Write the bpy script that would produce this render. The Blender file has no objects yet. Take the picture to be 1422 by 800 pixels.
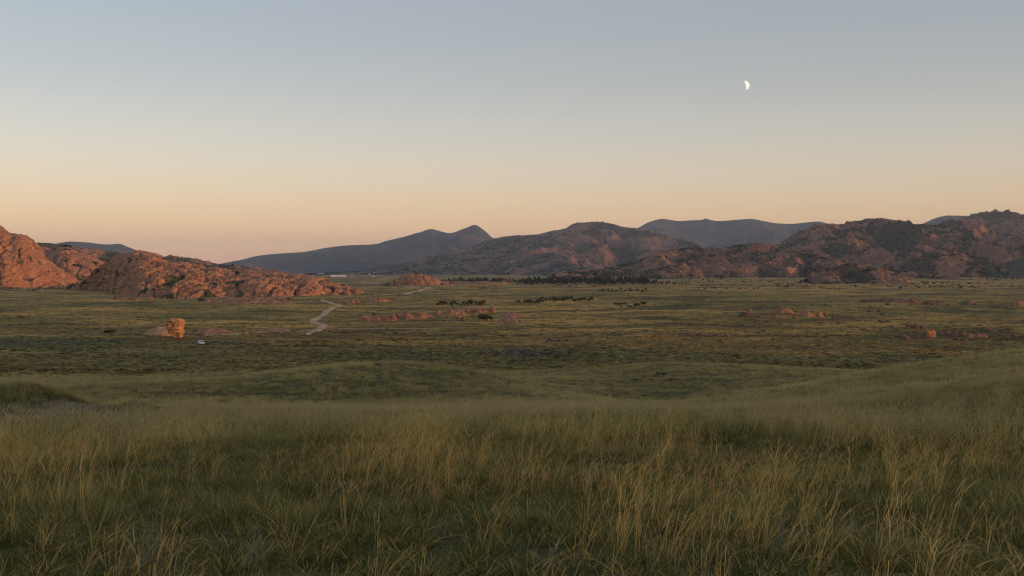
import bpy, math, random
import numpy as np
from mathutils import Vector

# ------------------------------------------------------------------ camera, sky, sun, exposure
sc = bpy.context.scene
R = math.radians
CAMZ = 30.0            # the lens stands 30 m above the valley floor
F = 1382.0             # focal length in photo pixels (35 mm on 36 mm)
PITCH = math.atan(26 / F)
cam = bpy.data.cameras.new('camera'); cam.lens = 35.0; cam.sensor_width = 36.0
cam.clip_start = 0.1; cam.clip_end = 400000
cob = bpy.data.objects.new('camera', cam); sc.collection.objects.link(cob)
cob.location = (0, 0, CAMZ); cob.rotation_euler = (R(90) - PITCH, 0, 0)
sc.camera = cob
SUN_AZ, SUN_EL = 112.0, 4.5      # azimuth clockwise from the view direction
world = bpy.data.worlds.new('World'); sc.world = world; world.use_nodes = True
def build_sky():
    nt = world.node_tree; N = nt.nodes; L = nt.links
    bg = N['Background']; out = N['World Output']
    sky = N.new('ShaderNodeTexSky'); sky.sky_type = 'NISHITA'; sky.sun_disc = False
    sky.sun_elevation = R(SUN_EL); sky.sun_rotation = R(SUN_AZ)
    sky.air_density = 1.0; sky.dust_density = 0.6; sky.ozone_density = 2.5
    L.new(sky.outputs[0], bg.inputs[0]); bg.inputs[1].default_value = 0.11
    # dusk air the single-scattering model lacks: warm band at the horizon fading to grey blue overhead
    tc = N.new('ShaderNodeTexCoord'); sep = N.new('ShaderNodeSeparateXYZ'); L.new(tc.outputs['Generated'], sep.inputs[0])
    ramp = N.new('ShaderNodeValToRGB'); L.new(sep.outputs[2], ramp.inputs[0])
    ramp.color_ramp.interpolation = 'B_SPLINE'
    cr = ramp.color_ramp.elements
    stops = [(0.000, (0.90, 0.450, 0.270)), (0.020, (0.92, 0.470, 0.250)), (0.050, (0.87, 0.500, 0.245)),
             (0.085, (0.750, 0.525, 0.345)), (0.125, (0.625, 0.508, 0.398)), (0.180, (0.447, 0.400, 0.350)),
             (0.260, (0.343, 0.338, 0.328)), (0.45, (0.37, 0.36, 0.375)), (1.0, (0.33, 0.33, 0.355))]
    while len(cr) < len(stops): cr.new(0.5)
    for e, (p, c) in zip(cr, stops): e.position = p; e.color = (*c, 1)
    # the side away from the sun is a little brighter, over the whole dome
    v = N.new('ShaderNodeVectorMath'); v.operation = 'DOT_PRODUCT'; L.new(tc.outputs['Generated'], v.inputs[0])
    v.inputs[1].default_value = (-math.sin(R(SUN_AZ)), -math.cos(R(SUN_AZ)), 0)
    mr = N.new('ShaderNodeMapRange'); L.new(v.outputs['Value'], mr.inputs[0])
    mr.inputs[1].default_value = -1; mr.inputs[2].default_value = 1; mr.inputs[3].default_value = 0.60; mr.inputs[4].default_value = 1.06
    bg2 = N.new('ShaderNodeBackground'); L.new(ramp.outputs[0], bg2.inputs[0]); L.new(mr.outputs[0], bg2.inputs[1])
    add = N.new('ShaderNodeAddShader'); L.new(bg.outputs[0], add.inputs[0]); L.new(bg2.outputs[0], add.inputs[1])
    L.new(add.outputs[0], out.inputs[0])
build_sky()
sun = bpy.data.lights.new('sun', 'SUN'); sun.energy = 4.0; sun.angle = R(0.6); sun.color = (1.0, 0.48, 0.21)
sob = bpy.data.objects.new('sun', sun); sc.collection.objects.link(sob)
SUNV = Vector((math.sin(R(SUN_AZ)) * math.cos(R(SUN_EL)), math.cos(R(SUN_AZ)) * math.cos(R(SUN_EL)), math.sin(R(SUN_EL))))
sob.rotation_euler = (-SUNV).to_track_quat('-Z', 'Y').to_euler(); sob.location = (0, 0, 300)
vs = sc.view_settings
vs.view_transform = 'Standard'; vs.look = 'None'; vs.exposure = 0.0; vs.gamma = 1.0; vs.use_curve_mapping = False
sc.cycles.volume_bounces = 0
sc.cycles.max_bounces = 4; sc.cycles.diffuse_bounces = 2; sc.cycles.transmission_bounces = 3
sc.cycles.use_denoising = True; sc.cycles.denoising_prefilter = 'ACCURATE'; sc.cycles.filter_width = 1.15

# ------------------------------------------------------------------ noise
def _h(ix, iy, iz, seed):
    h = (ix.astype(np.int64) * 374761393 + iy.astype(np.int64) * 668265263 + iz.astype(np.int64) * 2147483647 + seed * 1274126177) & 0xFFFFFFFF
    h = ((h ^ (h >> 13)) * 1274126177) & 0xFFFFFFFF
    h = ((h ^ (h >> 16)) * 2246822519) & 0xFFFFFFFF
    return (h ^ (h >> 15)) & 0xFFFFFFFF
def vnoise2(x, y, seed=0):
    x = np.asarray(x, float); y = np.asarray(y, float)
    ix = np.floor(x); iy = np.floor(y); fx = x - ix; fy = y - iy
    u = fx * fx * fx * (fx * (fx * 6 - 15) + 10); v = fy * fy * fy * (fy * (fy * 6 - 15) + 10)
    z = np.zeros_like(ix)
    def g(dx, dy):
        a = _h(ix + dx, iy + dy, z, seed) * (2 * np.pi / 4294967296.0)
        return np.cos(a) * (fx - dx) + np.sin(a) * (fy - dy)
    n = (g(0, 0) * (1 - u) + g(1, 0) * u) * (1 - v) + (g(0, 1) * (1 - u) + g(1, 1) * u) * v
    return n * 1.5
def fbm2(x, y, octaves=4, seed=0, gain=0.5):
    s = 0; a = 1.0
    for o in range(octaves):
        s = s + a * vnoise2(x * 2 ** o + o * 17.3, y * 2 ** o - o * 9.1, seed + o); a *= gain
    return s
def vnoise3(p, seed=0):
    i = np.floor(p); f = p - i
    u = f * f * f * (f * (f * 6 - 15) + 10)
    s = 0
    for dx in (0, 1):
        for dy in (0, 1):
            for dz in (0, 1):
                h = _h(i[..., 0] + dx, i[..., 1] + dy, i[..., 2] + dz, seed)
                a = (h & 0xFFFF) * (2 * np.pi / 65536); c = ((h >> 16) & 0xFFFF) / 32768.0 - 1; r = np.sqrt(np.maximum(0, 1 - c * c))
                g = np.cos(a) * r * (f[..., 0] - dx) + np.sin(a) * r * (f[..., 1] - dy) + c * (f[..., 2] - dz)
                w = (u[..., 0] if dx else 1 - u[..., 0]) * (u[..., 1] if dy else 1 - u[..., 1]) * (u[..., 2] if dz else 1 - u[..., 2])
                s = s + g * w
    return s * 1.5
def fbm3(p, octaves=4, seed=0, gain=0.5):
    s = 0; a = 1.0
    for o in range(octaves):
        s = s + a * vnoise3(p * 2 ** o + o * 13.7, seed + o); a *= gain
    return s
def voro3(p, seed=0):
    """F1, F2, random id of the nearest cell, offset from its site"""
    i = np.floor(p); n = p.shape[:-1]
    f1 = np.full(n, 9e9); f2 = np.full(n, 9e9); cid = np.zeros(n); off = np.zeros(p.shape)
    for dx in (-1, 0, 1):
        for dy in (-1, 0, 1):
            for dz in (-1, 0, 1):
                c = i + np.array((dx, dy, dz))
                h1 = _h(c[..., 0], c[..., 1], c[..., 2], seed); h2 = _h(c[..., 0], c[..., 1], c[..., 2], seed + 77)
                site = c + np.stack(((h1 & 0xFFFF) / 65536, (h1 >> 16) / 65536, (h2 & 0xFFFF) / 65536), -1)
                d = p - site; dd = np.sqrt((d * d).sum(-1))
                near = dd < f1
                f2 = np.where(near, f1, np.minimum(f2, dd)); f1 = np.where(near, dd, f1)
                cid = np.where(near, (h2 >> 8) / 16777216.0, cid); off = np.where(near[..., None], d, off)
    return f1, f2, cid, off
def sstep(a, b, x):
    t = np.clip((x - a) / (b - a), 0, 1); return t * t * (3 - 2 * t)
def pchip(xs, ys, x):
    xs = np.array(xs, float); ys = np.array(ys, float); h = np.diff(xs); dl = np.diff(ys) / h
    m = np.zeros(len(xs)); m[0] = dl[0]; m[-1] = dl[-1]
    for k in range(1, len(xs) - 1):
        if dl[k - 1] * dl[k] > 0:
            w1 = 2 * h[k] + h[k - 1]; w2 = h[k] + 2 * h[k - 1]; m[k] = (w1 + w2) / (w1 / dl[k - 1] + w2 / dl[k])
    x = np.clip(x, xs[0], xs[-1]); k = np.clip(np.searchsorted(xs, x, side='right') - 1, 0, len(xs) - 2)
    t = (x - xs[k]) / h[k]
    return ((1 + 2 * t) * (1 - t) ** 2 * ys[k] + t * (1 - t) ** 2 * h[k] * m[k] + t * t * (3 - 2 * t) * ys[k + 1] + t * t * (t - 1) * h[k] * m[k + 1])

# ------------------------------------------------------------------ the lie of the land
TRACK = [(-22, 5), (-19, 18), (-17.3, 27), (-17.3, 33), (-17.9, 38), (-18.6, 44), (-20, 52), (-24, 64)]     # rutted track crossing the slope on the left
def track_dist(x, y):
    d = np.full(np.shape(x), 1e9)
    for (ax, ay), (bx, by) in zip(TRACK[:-1], TRACK[1:]):
        t = np.clip(((x - ax) * (bx - ax) + (y - ay) * (by - ay)) / ((bx - ax) ** 2 + (by - ay) ** 2), 0, 1)
        d = np.minimum(d, np.hypot(x - ax - t * (bx - ax), y - ay - t * (by - ay)))
    return d
def zg(x, y):
    x = np.asarray(x, float); y = np.asarray(y, float)
    P = pchip([-400, -60, -10, 0, 6, 12, 25, 40, 55, 75, 120, 200, 320, 480, 700, 30000],
              [31, 31, 29.0, 28.6, 28.28, 27.55, 26.0, 24.1, 21.9, 19.4, 15.2, 8.2, 1.2, 0.2, 0, 0], y)
    near = 1 - sstep(150, 420, y)
    side = 1 - sstep(220, 520, np.abs(x + 40))
    z = P * (1 - sstep(300, 900, np.abs(x))) if np.ndim(x) else P
    # shoulder rising on the right and running on out of the picture
    z = z + 3.8 * sstep(4, 36, x - 0.10 * y) * sstep(14, 62, y) * (1 - sstep(85, 150, y))
    z = z + 17 * sstep(34, 150, x) * (1 - sstep(110, 230, y)) * (1 - sstep(300, 700, np.abs(x)))
    z = z + 50 * np.exp(-((x - 340) / 90) ** 2 - ((y - 185) / 50) ** 2)      # the hill the shoulder climbs to, whose shadow lies over the near plain
    # rounded knoll in the middle and a smaller swell on its right
    z = z + 3.6 * np.exp(-((x + 15) / 17) ** 2 - ((y - 132) / 24) ** 2)
    z = z + 1.3 * np.exp(-((x + 46) / 24) ** 2 - ((y - 108) / 22) ** 2)
    z = z + 3.0 * np.exp(-((x - 34) / 26) ** 2 - ((y - 205) / 34) ** 2)
    z = z - 1.6 * np.exp(-((x - 20) / 16) ** 2 - ((y - 128) / 20) ** 2)
    z = z + near * side * (0.10 * vnoise2(x / 2.7, y / 2.7, 3) + 0.22 * vnoise2(x / 11, y / 11, 4) * sstep(6, 20, y) + 0.7 * vnoise2(x / 38, y / 38, 5) * sstep(50, 110, y))
    r = np.hypot(x, y)
    z = z + sstep(220, 600, r) * (1.7 * vnoise2(x / 95, y / 80, 6) + 2.4 * vnoise2(x / 330, y / 330, 7)) * (1 - 0.6 * sstep(6000, 12000, r))
    z = z + sstep(260, 420, r) * (1 - sstep(1500, 2500, r)) * 0.8 * fbm2(x / 38, y / 26, 2, 8)
    xt = np.interp(y, [p[1] for p in TRACK], [p[0] for p in TRACK]); lt = xt - x; gate = sstep(16, 27, y) * (1 - sstep(50, 64, y))
    z = z + gate * 0.55 * sstep(0.7, 2.6, lt) * (1 - 0.8 * sstep(7, 20, lt)) + 0.75 * np.exp(-((x + 20) / 6) ** 2 - ((y - 43) / 6.5) ** 2) - 0.25 * np.exp(-((x + 15) / 6) ** 2 - ((y - 30) / 6) ** 2)
    z = z + 2.6 * vnoise2(x / 230, y / 150, 17) * sstep(520, 800, r) * sstep(-90, 20, x) * (1 - sstep(1900, 2600, r))
    z = z + 11 * sstep(1700, 3300, r) * sstep(60, 700, x)      # the plain lifts toward the feet of the hills
    td = track_dist(x, y)
    z = z - 0.12 * np.exp(-(td / 1.25) ** 2)
    return z
def ray(px, py):
    dx, dz = (px - 711) / F, (400 - py) / F
    c, s = math.cos(PITCH), math.sin(PITCH)
    return dx, c + s * dz, -s + c * dz
def on_ground(px, py, far=20000):
    """where the sight line through a photo pixel meets the land"""
    dx, dy, dz = ray(px, py)
    a, b = 3.0, float(far)
    for n in (420, 24, 24, 12):
        t = np.geomspace(a, b, n)
        under = CAMZ + dz * t - zg(dx * t, dy * t) < 0
        k = int(np.argmax(under)) if under.any() else n - 1
        a, b = t[max(k - 1, 0)], t[k]
    return Vector((dx * b, dy * b, float(zg(np.array([dx * b]), np.array([dy * b]))[0])))
def G(x, y): return float(zg(np.array([float(x)]), np.array([float(y)]))[0])

# ------------------------------------------------------------------ materials
MATS = {}
def mat(name):
    m = bpy.data.materials.new(name); m.use_nodes = True; MATS[name] = m
    nt = m.node_tree; b = nt.nodes['Principled BSDF']; b.inputs['Roughness'].default_value = 0.9
    b.inputs['Specular IOR Level'].default_value = 0.15
    return m, nt, b
def node(nt, t, **kw):
    n = nt.nodes.new(t)
    for k, v in kw.items(): setattr(n, k, v)
    return n
def noise(nt, vec, scale, detail=3, rough=0.55, stretch=None, distort=0):
    if stretch:
        mp = node(nt, 'ShaderNodeMapping'); nt.links.new(vec, mp.inputs[0]); mp.inputs['Scale'].default_value = stretch; vec = mp.outputs[0]
    n = node(nt, 'ShaderNodeTexNoise'); nt.links.new(vec, n.inputs['Vector'])
    n.inputs['Scale'].default_value = scale; n.inputs['Detail'].default_value = detail; n.inputs['Roughness'].default_value = rough; n.inputs['Distortion'].default_value = distort
    return n.outputs['Fac']
def ramp(nt, fac, stops):
    r = node(nt, 'ShaderNodeValToRGB'); nt.links.new(fac, r.inputs[0]); e = r.color_ramp.elements
    while len(e) < len(stops): e.new(0.5)
    for k, (p, c) in enumerate(stops):
        e[k].position = p; e[k].color = (c, c, c, 1) if isinstance(c, (int, float)) else (*c, 1)
    return r.outputs[0]
def mix(nt, fac, a, b, mode='MIX'):
    m = node(nt, 'ShaderNodeMix', data_type='RGBA', blend_type=mode)
    for s, v in ((m.inputs[0], fac), (m.inputs[6], a), (m.inputs[7], b)):
        if isinstance(v, bpy.types.NodeSocket): nt.links.new(v, s)
        elif isinstance(v, (int, float)): s.default_value = v
        else: s.default_value = (*v, 1)
    return m.outputs[2]
def math_(nt, op, a, b=0.0, clamp=False):
    m = node(nt, 'ShaderNodeMath', operation=op, use_clamp=clamp)
    for s, v in zip(m.inputs, (a, b)):
        if isinstance(v, bpy.types.NodeSocket): nt.links.new(v, s)
        else: s.default_value = v
    return m.outputs[0]
def attr(nt, name, typ='GEOMETRY'):
    a = node(nt, 'ShaderNodeAttribute', attribute_name=name, attribute_type=typ); return a.outputs['Fac']
def pos(nt): return node(nt, 'ShaderNodeNewGeometry').outputs['Position']
def bump(nt, b, h, strength, dist):
    n = node(nt, 'ShaderNodeBump'); nt.links.new(h, n.inputs['Height']); n.inputs['Strength'].default_value = strength; n.inputs['Distance'].default_value = dist
    nt.links.new(n.outputs[0], b.inputs['Normal'])

def m_ground():
    m, nt, b = mat('steppe'); p = pos(nt); L = nt.links
    sepz = node(nt, 'ShaderNodeSeparateXYZ'); L.new(p, sepz.inputs[0])
    big = noise(nt, p, 0.0035, 4, 0.6, (0.55, 1.3, 1), 0.6)
    midn = noise(nt, p, 0.022, 5, 0.62, (0.5, 1.2, 1), 0.4)
    fine = noise(nt, p, 0.16, 5, 0.68, (0.7, 1.1, 1))
    speck = noise(nt, p, 0.9, 4, 0.7)
    c1 = ramp(nt, big, [(0.38, (0.1100, 0.0998, 0.0180)), (0.46, (0.2035, 0.1560, 0.0295)), (0.52, (0.3630, 0.2236, 0.0541)), (0.60, (0.2475, 0.1747, 0.0361))])
    c2 = ramp(nt, midn, [(0.40, (0.0495, 0.0468, 0.0107)), (0.47, (0.1815, 0.1404, 0.0271)), (0.58, (0.4400, 0.2860, 0.0722))])
    c = mix(nt, 0.58, c1, c2)
    c = mix(nt, attr(nt, 'meadow'), c, ramp(nt, midn, [(0.38, (0.0825, 0.0915, 0.0148)), (0.62, (0.2255, 0.1976, 0.0328))]))
    c = mix(nt, attr(nt, 'straw'), c, ramp(nt, midn, [(0.3, (0.2750, 0.1820, 0.0410)), (0.7, (0.4620, 0.3016, 0.0779))]))
    streak = noise(nt, p, 0.017, 7, 0.68, (0.42, 1.0, 1), 0.8)
    c = mix(nt, ramp(nt, streak, [(0.41, 0.85), (0.48, 0.0)]), c, (0.0440, 0.0416, 0.0107))
    c = mix(nt, ramp(nt, streak, [(0.54, 0.0), (0.61, 0.75)]), c, (0.4840, 0.3016, 0.0779))
    c = mix(nt, ramp(nt, fine, [(0.42, 0.62), (0.49, 0.0)]), c, (0.0418, 0.0374, 0.0107))
    c = mix(nt, ramp(nt, speck, [(0.38, 0.45), (0.5, 0.0)]), c, (0.0550, 0.0468, 0.0131))
    c = mix(nt, ramp(nt, fine, [(0.57, 0.0), (0.72, 0.6)]), c, (0.4620, 0.3120, 0.0902))
    near = mix(nt, ramp(nt, fine, [(0.40, 0.8), (0.52, 0.0)]), ramp(nt, speck, [(0.38, (0.034, 0.035, 0.013)), (0.52, (0.085, 0.082, 0.028)), (0.66, (0.17, 0.148, 0.055))]), (0.052, 0.048, 0.0158))
    c = mix(nt, attr(nt, 'turf'), c, near)
    c = mix(nt, attr(nt, 'dirt'), c, ramp(nt, speck, [(0.3, (0.12, 0.088, 0.0432)), (0.7, (0.21, 0.15, 0.0756))]))
    L.new(c, b.inputs['Base Color'])
    bump(nt, b, math_(nt, 'ADD', fine, math_(nt, 'MULTIPLY', speck, 0.25)), 0.6, 1.2)
    return m
def m_rock(name, base, dark, light, scale, veg=None, bumpd=1.0):
    m, nt, b = mat(name); p = pos(nt)
    n1 = noise(nt, p, scale, 8, 0.68, None, 0.5); n2 = noise(nt, p, scale * 7, 5, 0.66)
    c = ramp(nt, n1, [(0.36, dark), (0.50, base), (0.64, light)])
    c = mix(nt, ramp(nt, n2, [(0.38, 0.65), (0.49, 0.0)]), c, tuple(v * 0.6 for v in dark))
    c = mix(nt, ramp(nt, n2, [(0.55, 0.0), (0.68, 0.5)]), c, light)
    if veg:
        v = attr(nt, 'veg'); nn = noise(nt, p, scale * 3.2, 8, 0.72)
        f = ramp(nt, math_(nt, 'ADD', v, math_(nt, 'MULTIPLY', math_(nt, 'SUBTRACT', nn, 0.5), 2.4)), [(0.44, 0.0), (0.56, 1.0)])
        vc = ramp(nt, noise(nt, p, scale * 5, 4, 0.7), [(0.35, veg[0]), (0.65, veg[1])])
        c = mix(nt, f, c, vc)
    nt.links.new(c, b.inputs['Base Color'])
    bump(nt, b, math_(nt, 'ADD', n1, math_(nt, 'MULTIPLY', n2, 0.35)), 0.8, bumpd)
    return m
def m_plain(name, col, rough=0.8, metal=0.0, var=0.25, scale=3.0):
    m, nt, b = mat(name); n = noise(nt, pos(nt), scale, 4, 0.6)
    lo = tuple(v * (1 - var) for v in col); hi = tuple(min(1, v * (1 + var)) for v in col)
    nt.links.new(ramp(nt, n, [(0.3, lo), (0.7, hi)]), b.inputs['Base Color'])
    b.inputs['Roughness'].default_value = rough; b.inputs['Metallic'].default_value = metal
    return m
def m_leaf(name, lo, hi, tip=None, transl=0.35, dry=None):
    m, nt, b = mat(name); nt.nodes.remove(b); L = nt.links
    t = attr(nt, 'tint', 'INSTANCER')
    r = node(nt, 'ShaderNodeObjectInfo').outputs['Random'] if tip is None else None
    c = mix(nt, t if r is None else r, lo, hi)
    if tip:
        h = attr(nt, 'h'); c = mix(nt, ramp(nt, h, [(0.15, 0.0), (0.9, 1.0)]), c, mix(nt, t, tip[0], tip[1]))
    if dry:      # blades differ: dark to light green, one in seven dead
        q = attr(nt, 'dry'); c = mix(nt, 1.0, c, ramp(nt, q, [(0.0, 0.40), (0.25, 0.85), (0.5, 1.0)]), 'MULTIPLY'); c = mix(nt, ramp(nt, q, [(0.5, 0.0), (0.6, 0.75), (1.0, 1.0)]), c, dry)
    d = node(nt, 'ShaderNodeBsdfDiffuse'); tr = node(nt, 'ShaderNodeBsdfTranslucent'); ms = node(nt, 'ShaderNodeMixShader')
    L.new(c, d.inputs[0]); L.new(c, tr.inputs[0]); ms.inputs[0].default_value = transl
    L.new(d.outputs[0], ms.inputs[1]); L.new(tr.outputs[0], ms.inputs[2]); L.new(ms.outputs[0], nt.nodes['Material Output'].inputs[0])
    return m
m_ground()
VEG = ((0.026, 0.034, 0.018), (0.062, 0.066, 0.032))
m_rock('granite', (0.325, 0.158, 0.084), (0.195, 0.098, 0.056), (0.420, 0.215, 0.115), 0.05, VEG, 1.0)
m_rock('orange_rock_sunlit', (0.47, 0.262, 0.125), (0.22, 0.118, 0.062), (0.60, 0.35, 0.175), 0.5, None, 0.3)  # orange rock, made brighter in colour as if sunlit, for pillar and hump
m_rock('granite_lit', (0.285, 0.148, 0.085), (0.125, 0.072, 0.047), (0.39, 0.210, 0.120), 0.30, None, 0.35)
m_rock('granite_lichen', (0.115, 0.080, 0.058), (0.048, 0.040, 0.033), (0.25, 0.150, 0.095), 0.40, None, 0.3)
m_rock('hill_near', (0.225, 0.120, 0.074), (0.125, 0.070, 0.047), (0.32, 0.172, 0.100), 0.016, ((0.036, 0.036, 0.020), (0.105, 0.078, 0.044)), 8)
m_rock('hill_mid', (0.180, 0.103, 0.072), (0.095, 0.060, 0.044), (0.27, 0.150, 0.10), 0.006, ((0.032, 0.036, 0.024), (0.085, 0.070, 0.046)), 10)
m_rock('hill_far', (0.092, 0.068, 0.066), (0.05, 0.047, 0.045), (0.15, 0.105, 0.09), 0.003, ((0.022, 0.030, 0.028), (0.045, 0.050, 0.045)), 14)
m_plain('dirt', (0.43, 0.295, 0.195), 0.95, 0, 0.25, 0.4)
m_plain('dirt_dark', (0.12, 0.088, 0.064), 0.95, 0, 0.35, 2.0)
m_plain('stubble', (0.30, 0.205, 0.115), 0.95, 0, 0.2, 0.05)
m_leaf('shrub_leaf', (0.032, 0.040, 0.018), (0.070, 0.074, 0.032))
m_leaf('pine_needle', (0.022, 0.034, 0.020), (0.048, 0.058, 0.032), None, 0.2)
m_plain('bark', (0.075, 0.052, 0.038))
m_plain('pole_wood', (0.30, 0.215, 0.145), 0.9, 0, 0.15)
m_plain('iron', (0.20, 0.19, 0.18), 0.6, 0.6)
m_plain('ceramic', (0.7, 0.7, 0.68), 0.3, 0, 0.03)
m_plain('white_wall', (0.74, 0.73, 0.70), 0.8, 0, 0.06, 0.3)
m_plain('roof_sheet', (0.62, 0.62, 0.62), 0.5, 0.2, 0.08, 0.3)
m_plain('roof_brown', (0.22, 0.11, 0.075), 0.7)
m_plain('window_glass', (0.03, 0.035, 0.04), 0.15, 0, 0.05)
m_plain('car_paint', (0.80, 0.79, 0.77), 0.3, 0, 0.02)
m_plain('tyre', (0.02, 0.02, 0.02), 0.9, 0, 0.1)
m_plain('red_lens', (0.55, 0.03, 0.02), 0.3, 0, 0.05)
m_plain('lamp_lens', (0.7, 0.7, 0.68), 0.2, 0, 0.03)

# ------------------------------------------------------------------ mesh helpers
COL = sc.collection
def mesh_from(name, V, Fc, smooth=True, m=None, attrs=None):
    me = bpy.data.meshes.new(name)
    V = np.asarray(V, np.float32); Fc = np.asarray(Fc, np.int32)
    n, k = Fc.shape
    me.vertices.add(len(V)); me.vertices.foreach_set('co', V.ravel())
    me.loops.add(n * k); me.loops.foreach_set('vertex_index', Fc.ravel())
    me.polygons.add(n); me.polygons.foreach_set('loop_start', np.arange(0, n * k, k, dtype=np.int32)); me.polygons.foreach_set('loop_total', np.full(n, k, np.int32))
    me.polygons.foreach_set('use_smooth', np.full(n, smooth))
    me.update(calc_edges=True); me.validate()
    for a, val in (attrs or {}).items():
        at = me.attributes.new(a, 'FLOAT', 'POINT'); at.data.foreach_set('value', np.asarray(val, np.float32).ravel())
    if m: me.materials.append(MATS[m])
    return me
def link(name, me, parent=None, label=None, cat=None, group=None, kind=None, loc=None, rz=0.0):
    o = bpy.data.objects.new(name, me); COL.objects.link(o)
    if parent: o.parent = parent
    if loc is not None: o.location = loc
    o.rotation_euler[2] = rz
    for k, v in (('label', label), ('category', cat), ('group', group), ('kind', kind)):
        if v: o[k] = v
    return o
def grid_faces(nu, nv):
    i = np.arange(nu - 1)[:, None] * nv + np.arange(nv - 1)[None, :]
    return np.stack((i, i + nv, i + nv + 1, i + 1), -1).reshape(-1, 4)

# ------------------------------------------------------------------ ground sheet
def build_ground():
    rs = [0.0, 0.8]
    while rs[-1] < 200: rs.append(rs[-1] * 1.02 + 0.02)
    while rs[-1] < 2600: rs.append(rs[-1] * 1.010)
    while rs[-1] < 25000: rs.append(rs[-1] * 1.05)
    rs = np.array(rs)
    an = np.concatenate((np.linspace(-42, 42, 520), np.linspace(42, 318, 110)[1:-1]))
    an = np.radians(np.append(an, 318.0))
    A, Q = np.meshgrid(an, rs, indexing='ij')
    X = np.sin(A) * Q; Y = np.cos(A) * Q; Z = zg(X, Y)
    r = np.hypot(X, Y)
    turf = 1 - sstep(200, 620, r + 130 * fbm2(X / 60, Y / 40, 3, 31))
    wob = 60 * vnoise2(X / 120, Y / 120, 32)
    def patch(x0, x1, y0, y1, s=60):
        return sstep(x0 - s, x0 + s, X + wob) * (1 - sstep(x1 - s, x1 + s, X + wob)) * sstep(y0 - s, y0 + s, Y + wob * .6) * (1 - sstep(y1 - s, y1 + s, Y + wob * .6))
    meadow = np.clip(patch(-640, -120, 470, 900) * 0.85 + patch(120, 800, 620, 1050) * 0.55 + patch(-60, 300, 1000, 1500) * 0.5, 0, 1) * (0.6 + 0.6 * fbm2(X / 140, Y / 60, 3, 40))
    straw = np.clip(patch(180, 420, 1380, 1560, 20) * 0.9 + patch(500, 1500, 1500, 2300, 80) * 0.6 + patch(-900, -300, 900, 1500, 90) * 0.45, 0, 1)
    straw *= (1 - 0.5 * turf)
    dirt = np.exp(-(track_dist(X, Y) / 1.3) ** 4) * np.clip(0.75 + 0.6 * vnoise2(X / 1.5, Y / 1.5, 9), 0, 1)
    me = mesh_from('ground', np.stack((X, Y, Z), -1).reshape(-1, 3), grid_faces(len(an), len(rs)), True, 'steppe',
                   dict(turf=turf, meadow=np.clip(meadow, 0, 1), straw=straw, dirt=dirt))
    me.flip_normals() if me.polygons[5000].normal.z < 0 else None
    o = link('ground', me, kind='structure'); o['label'] = 'rolling grassy steppe sloping down to the flat valley floor'
build_ground()

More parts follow.
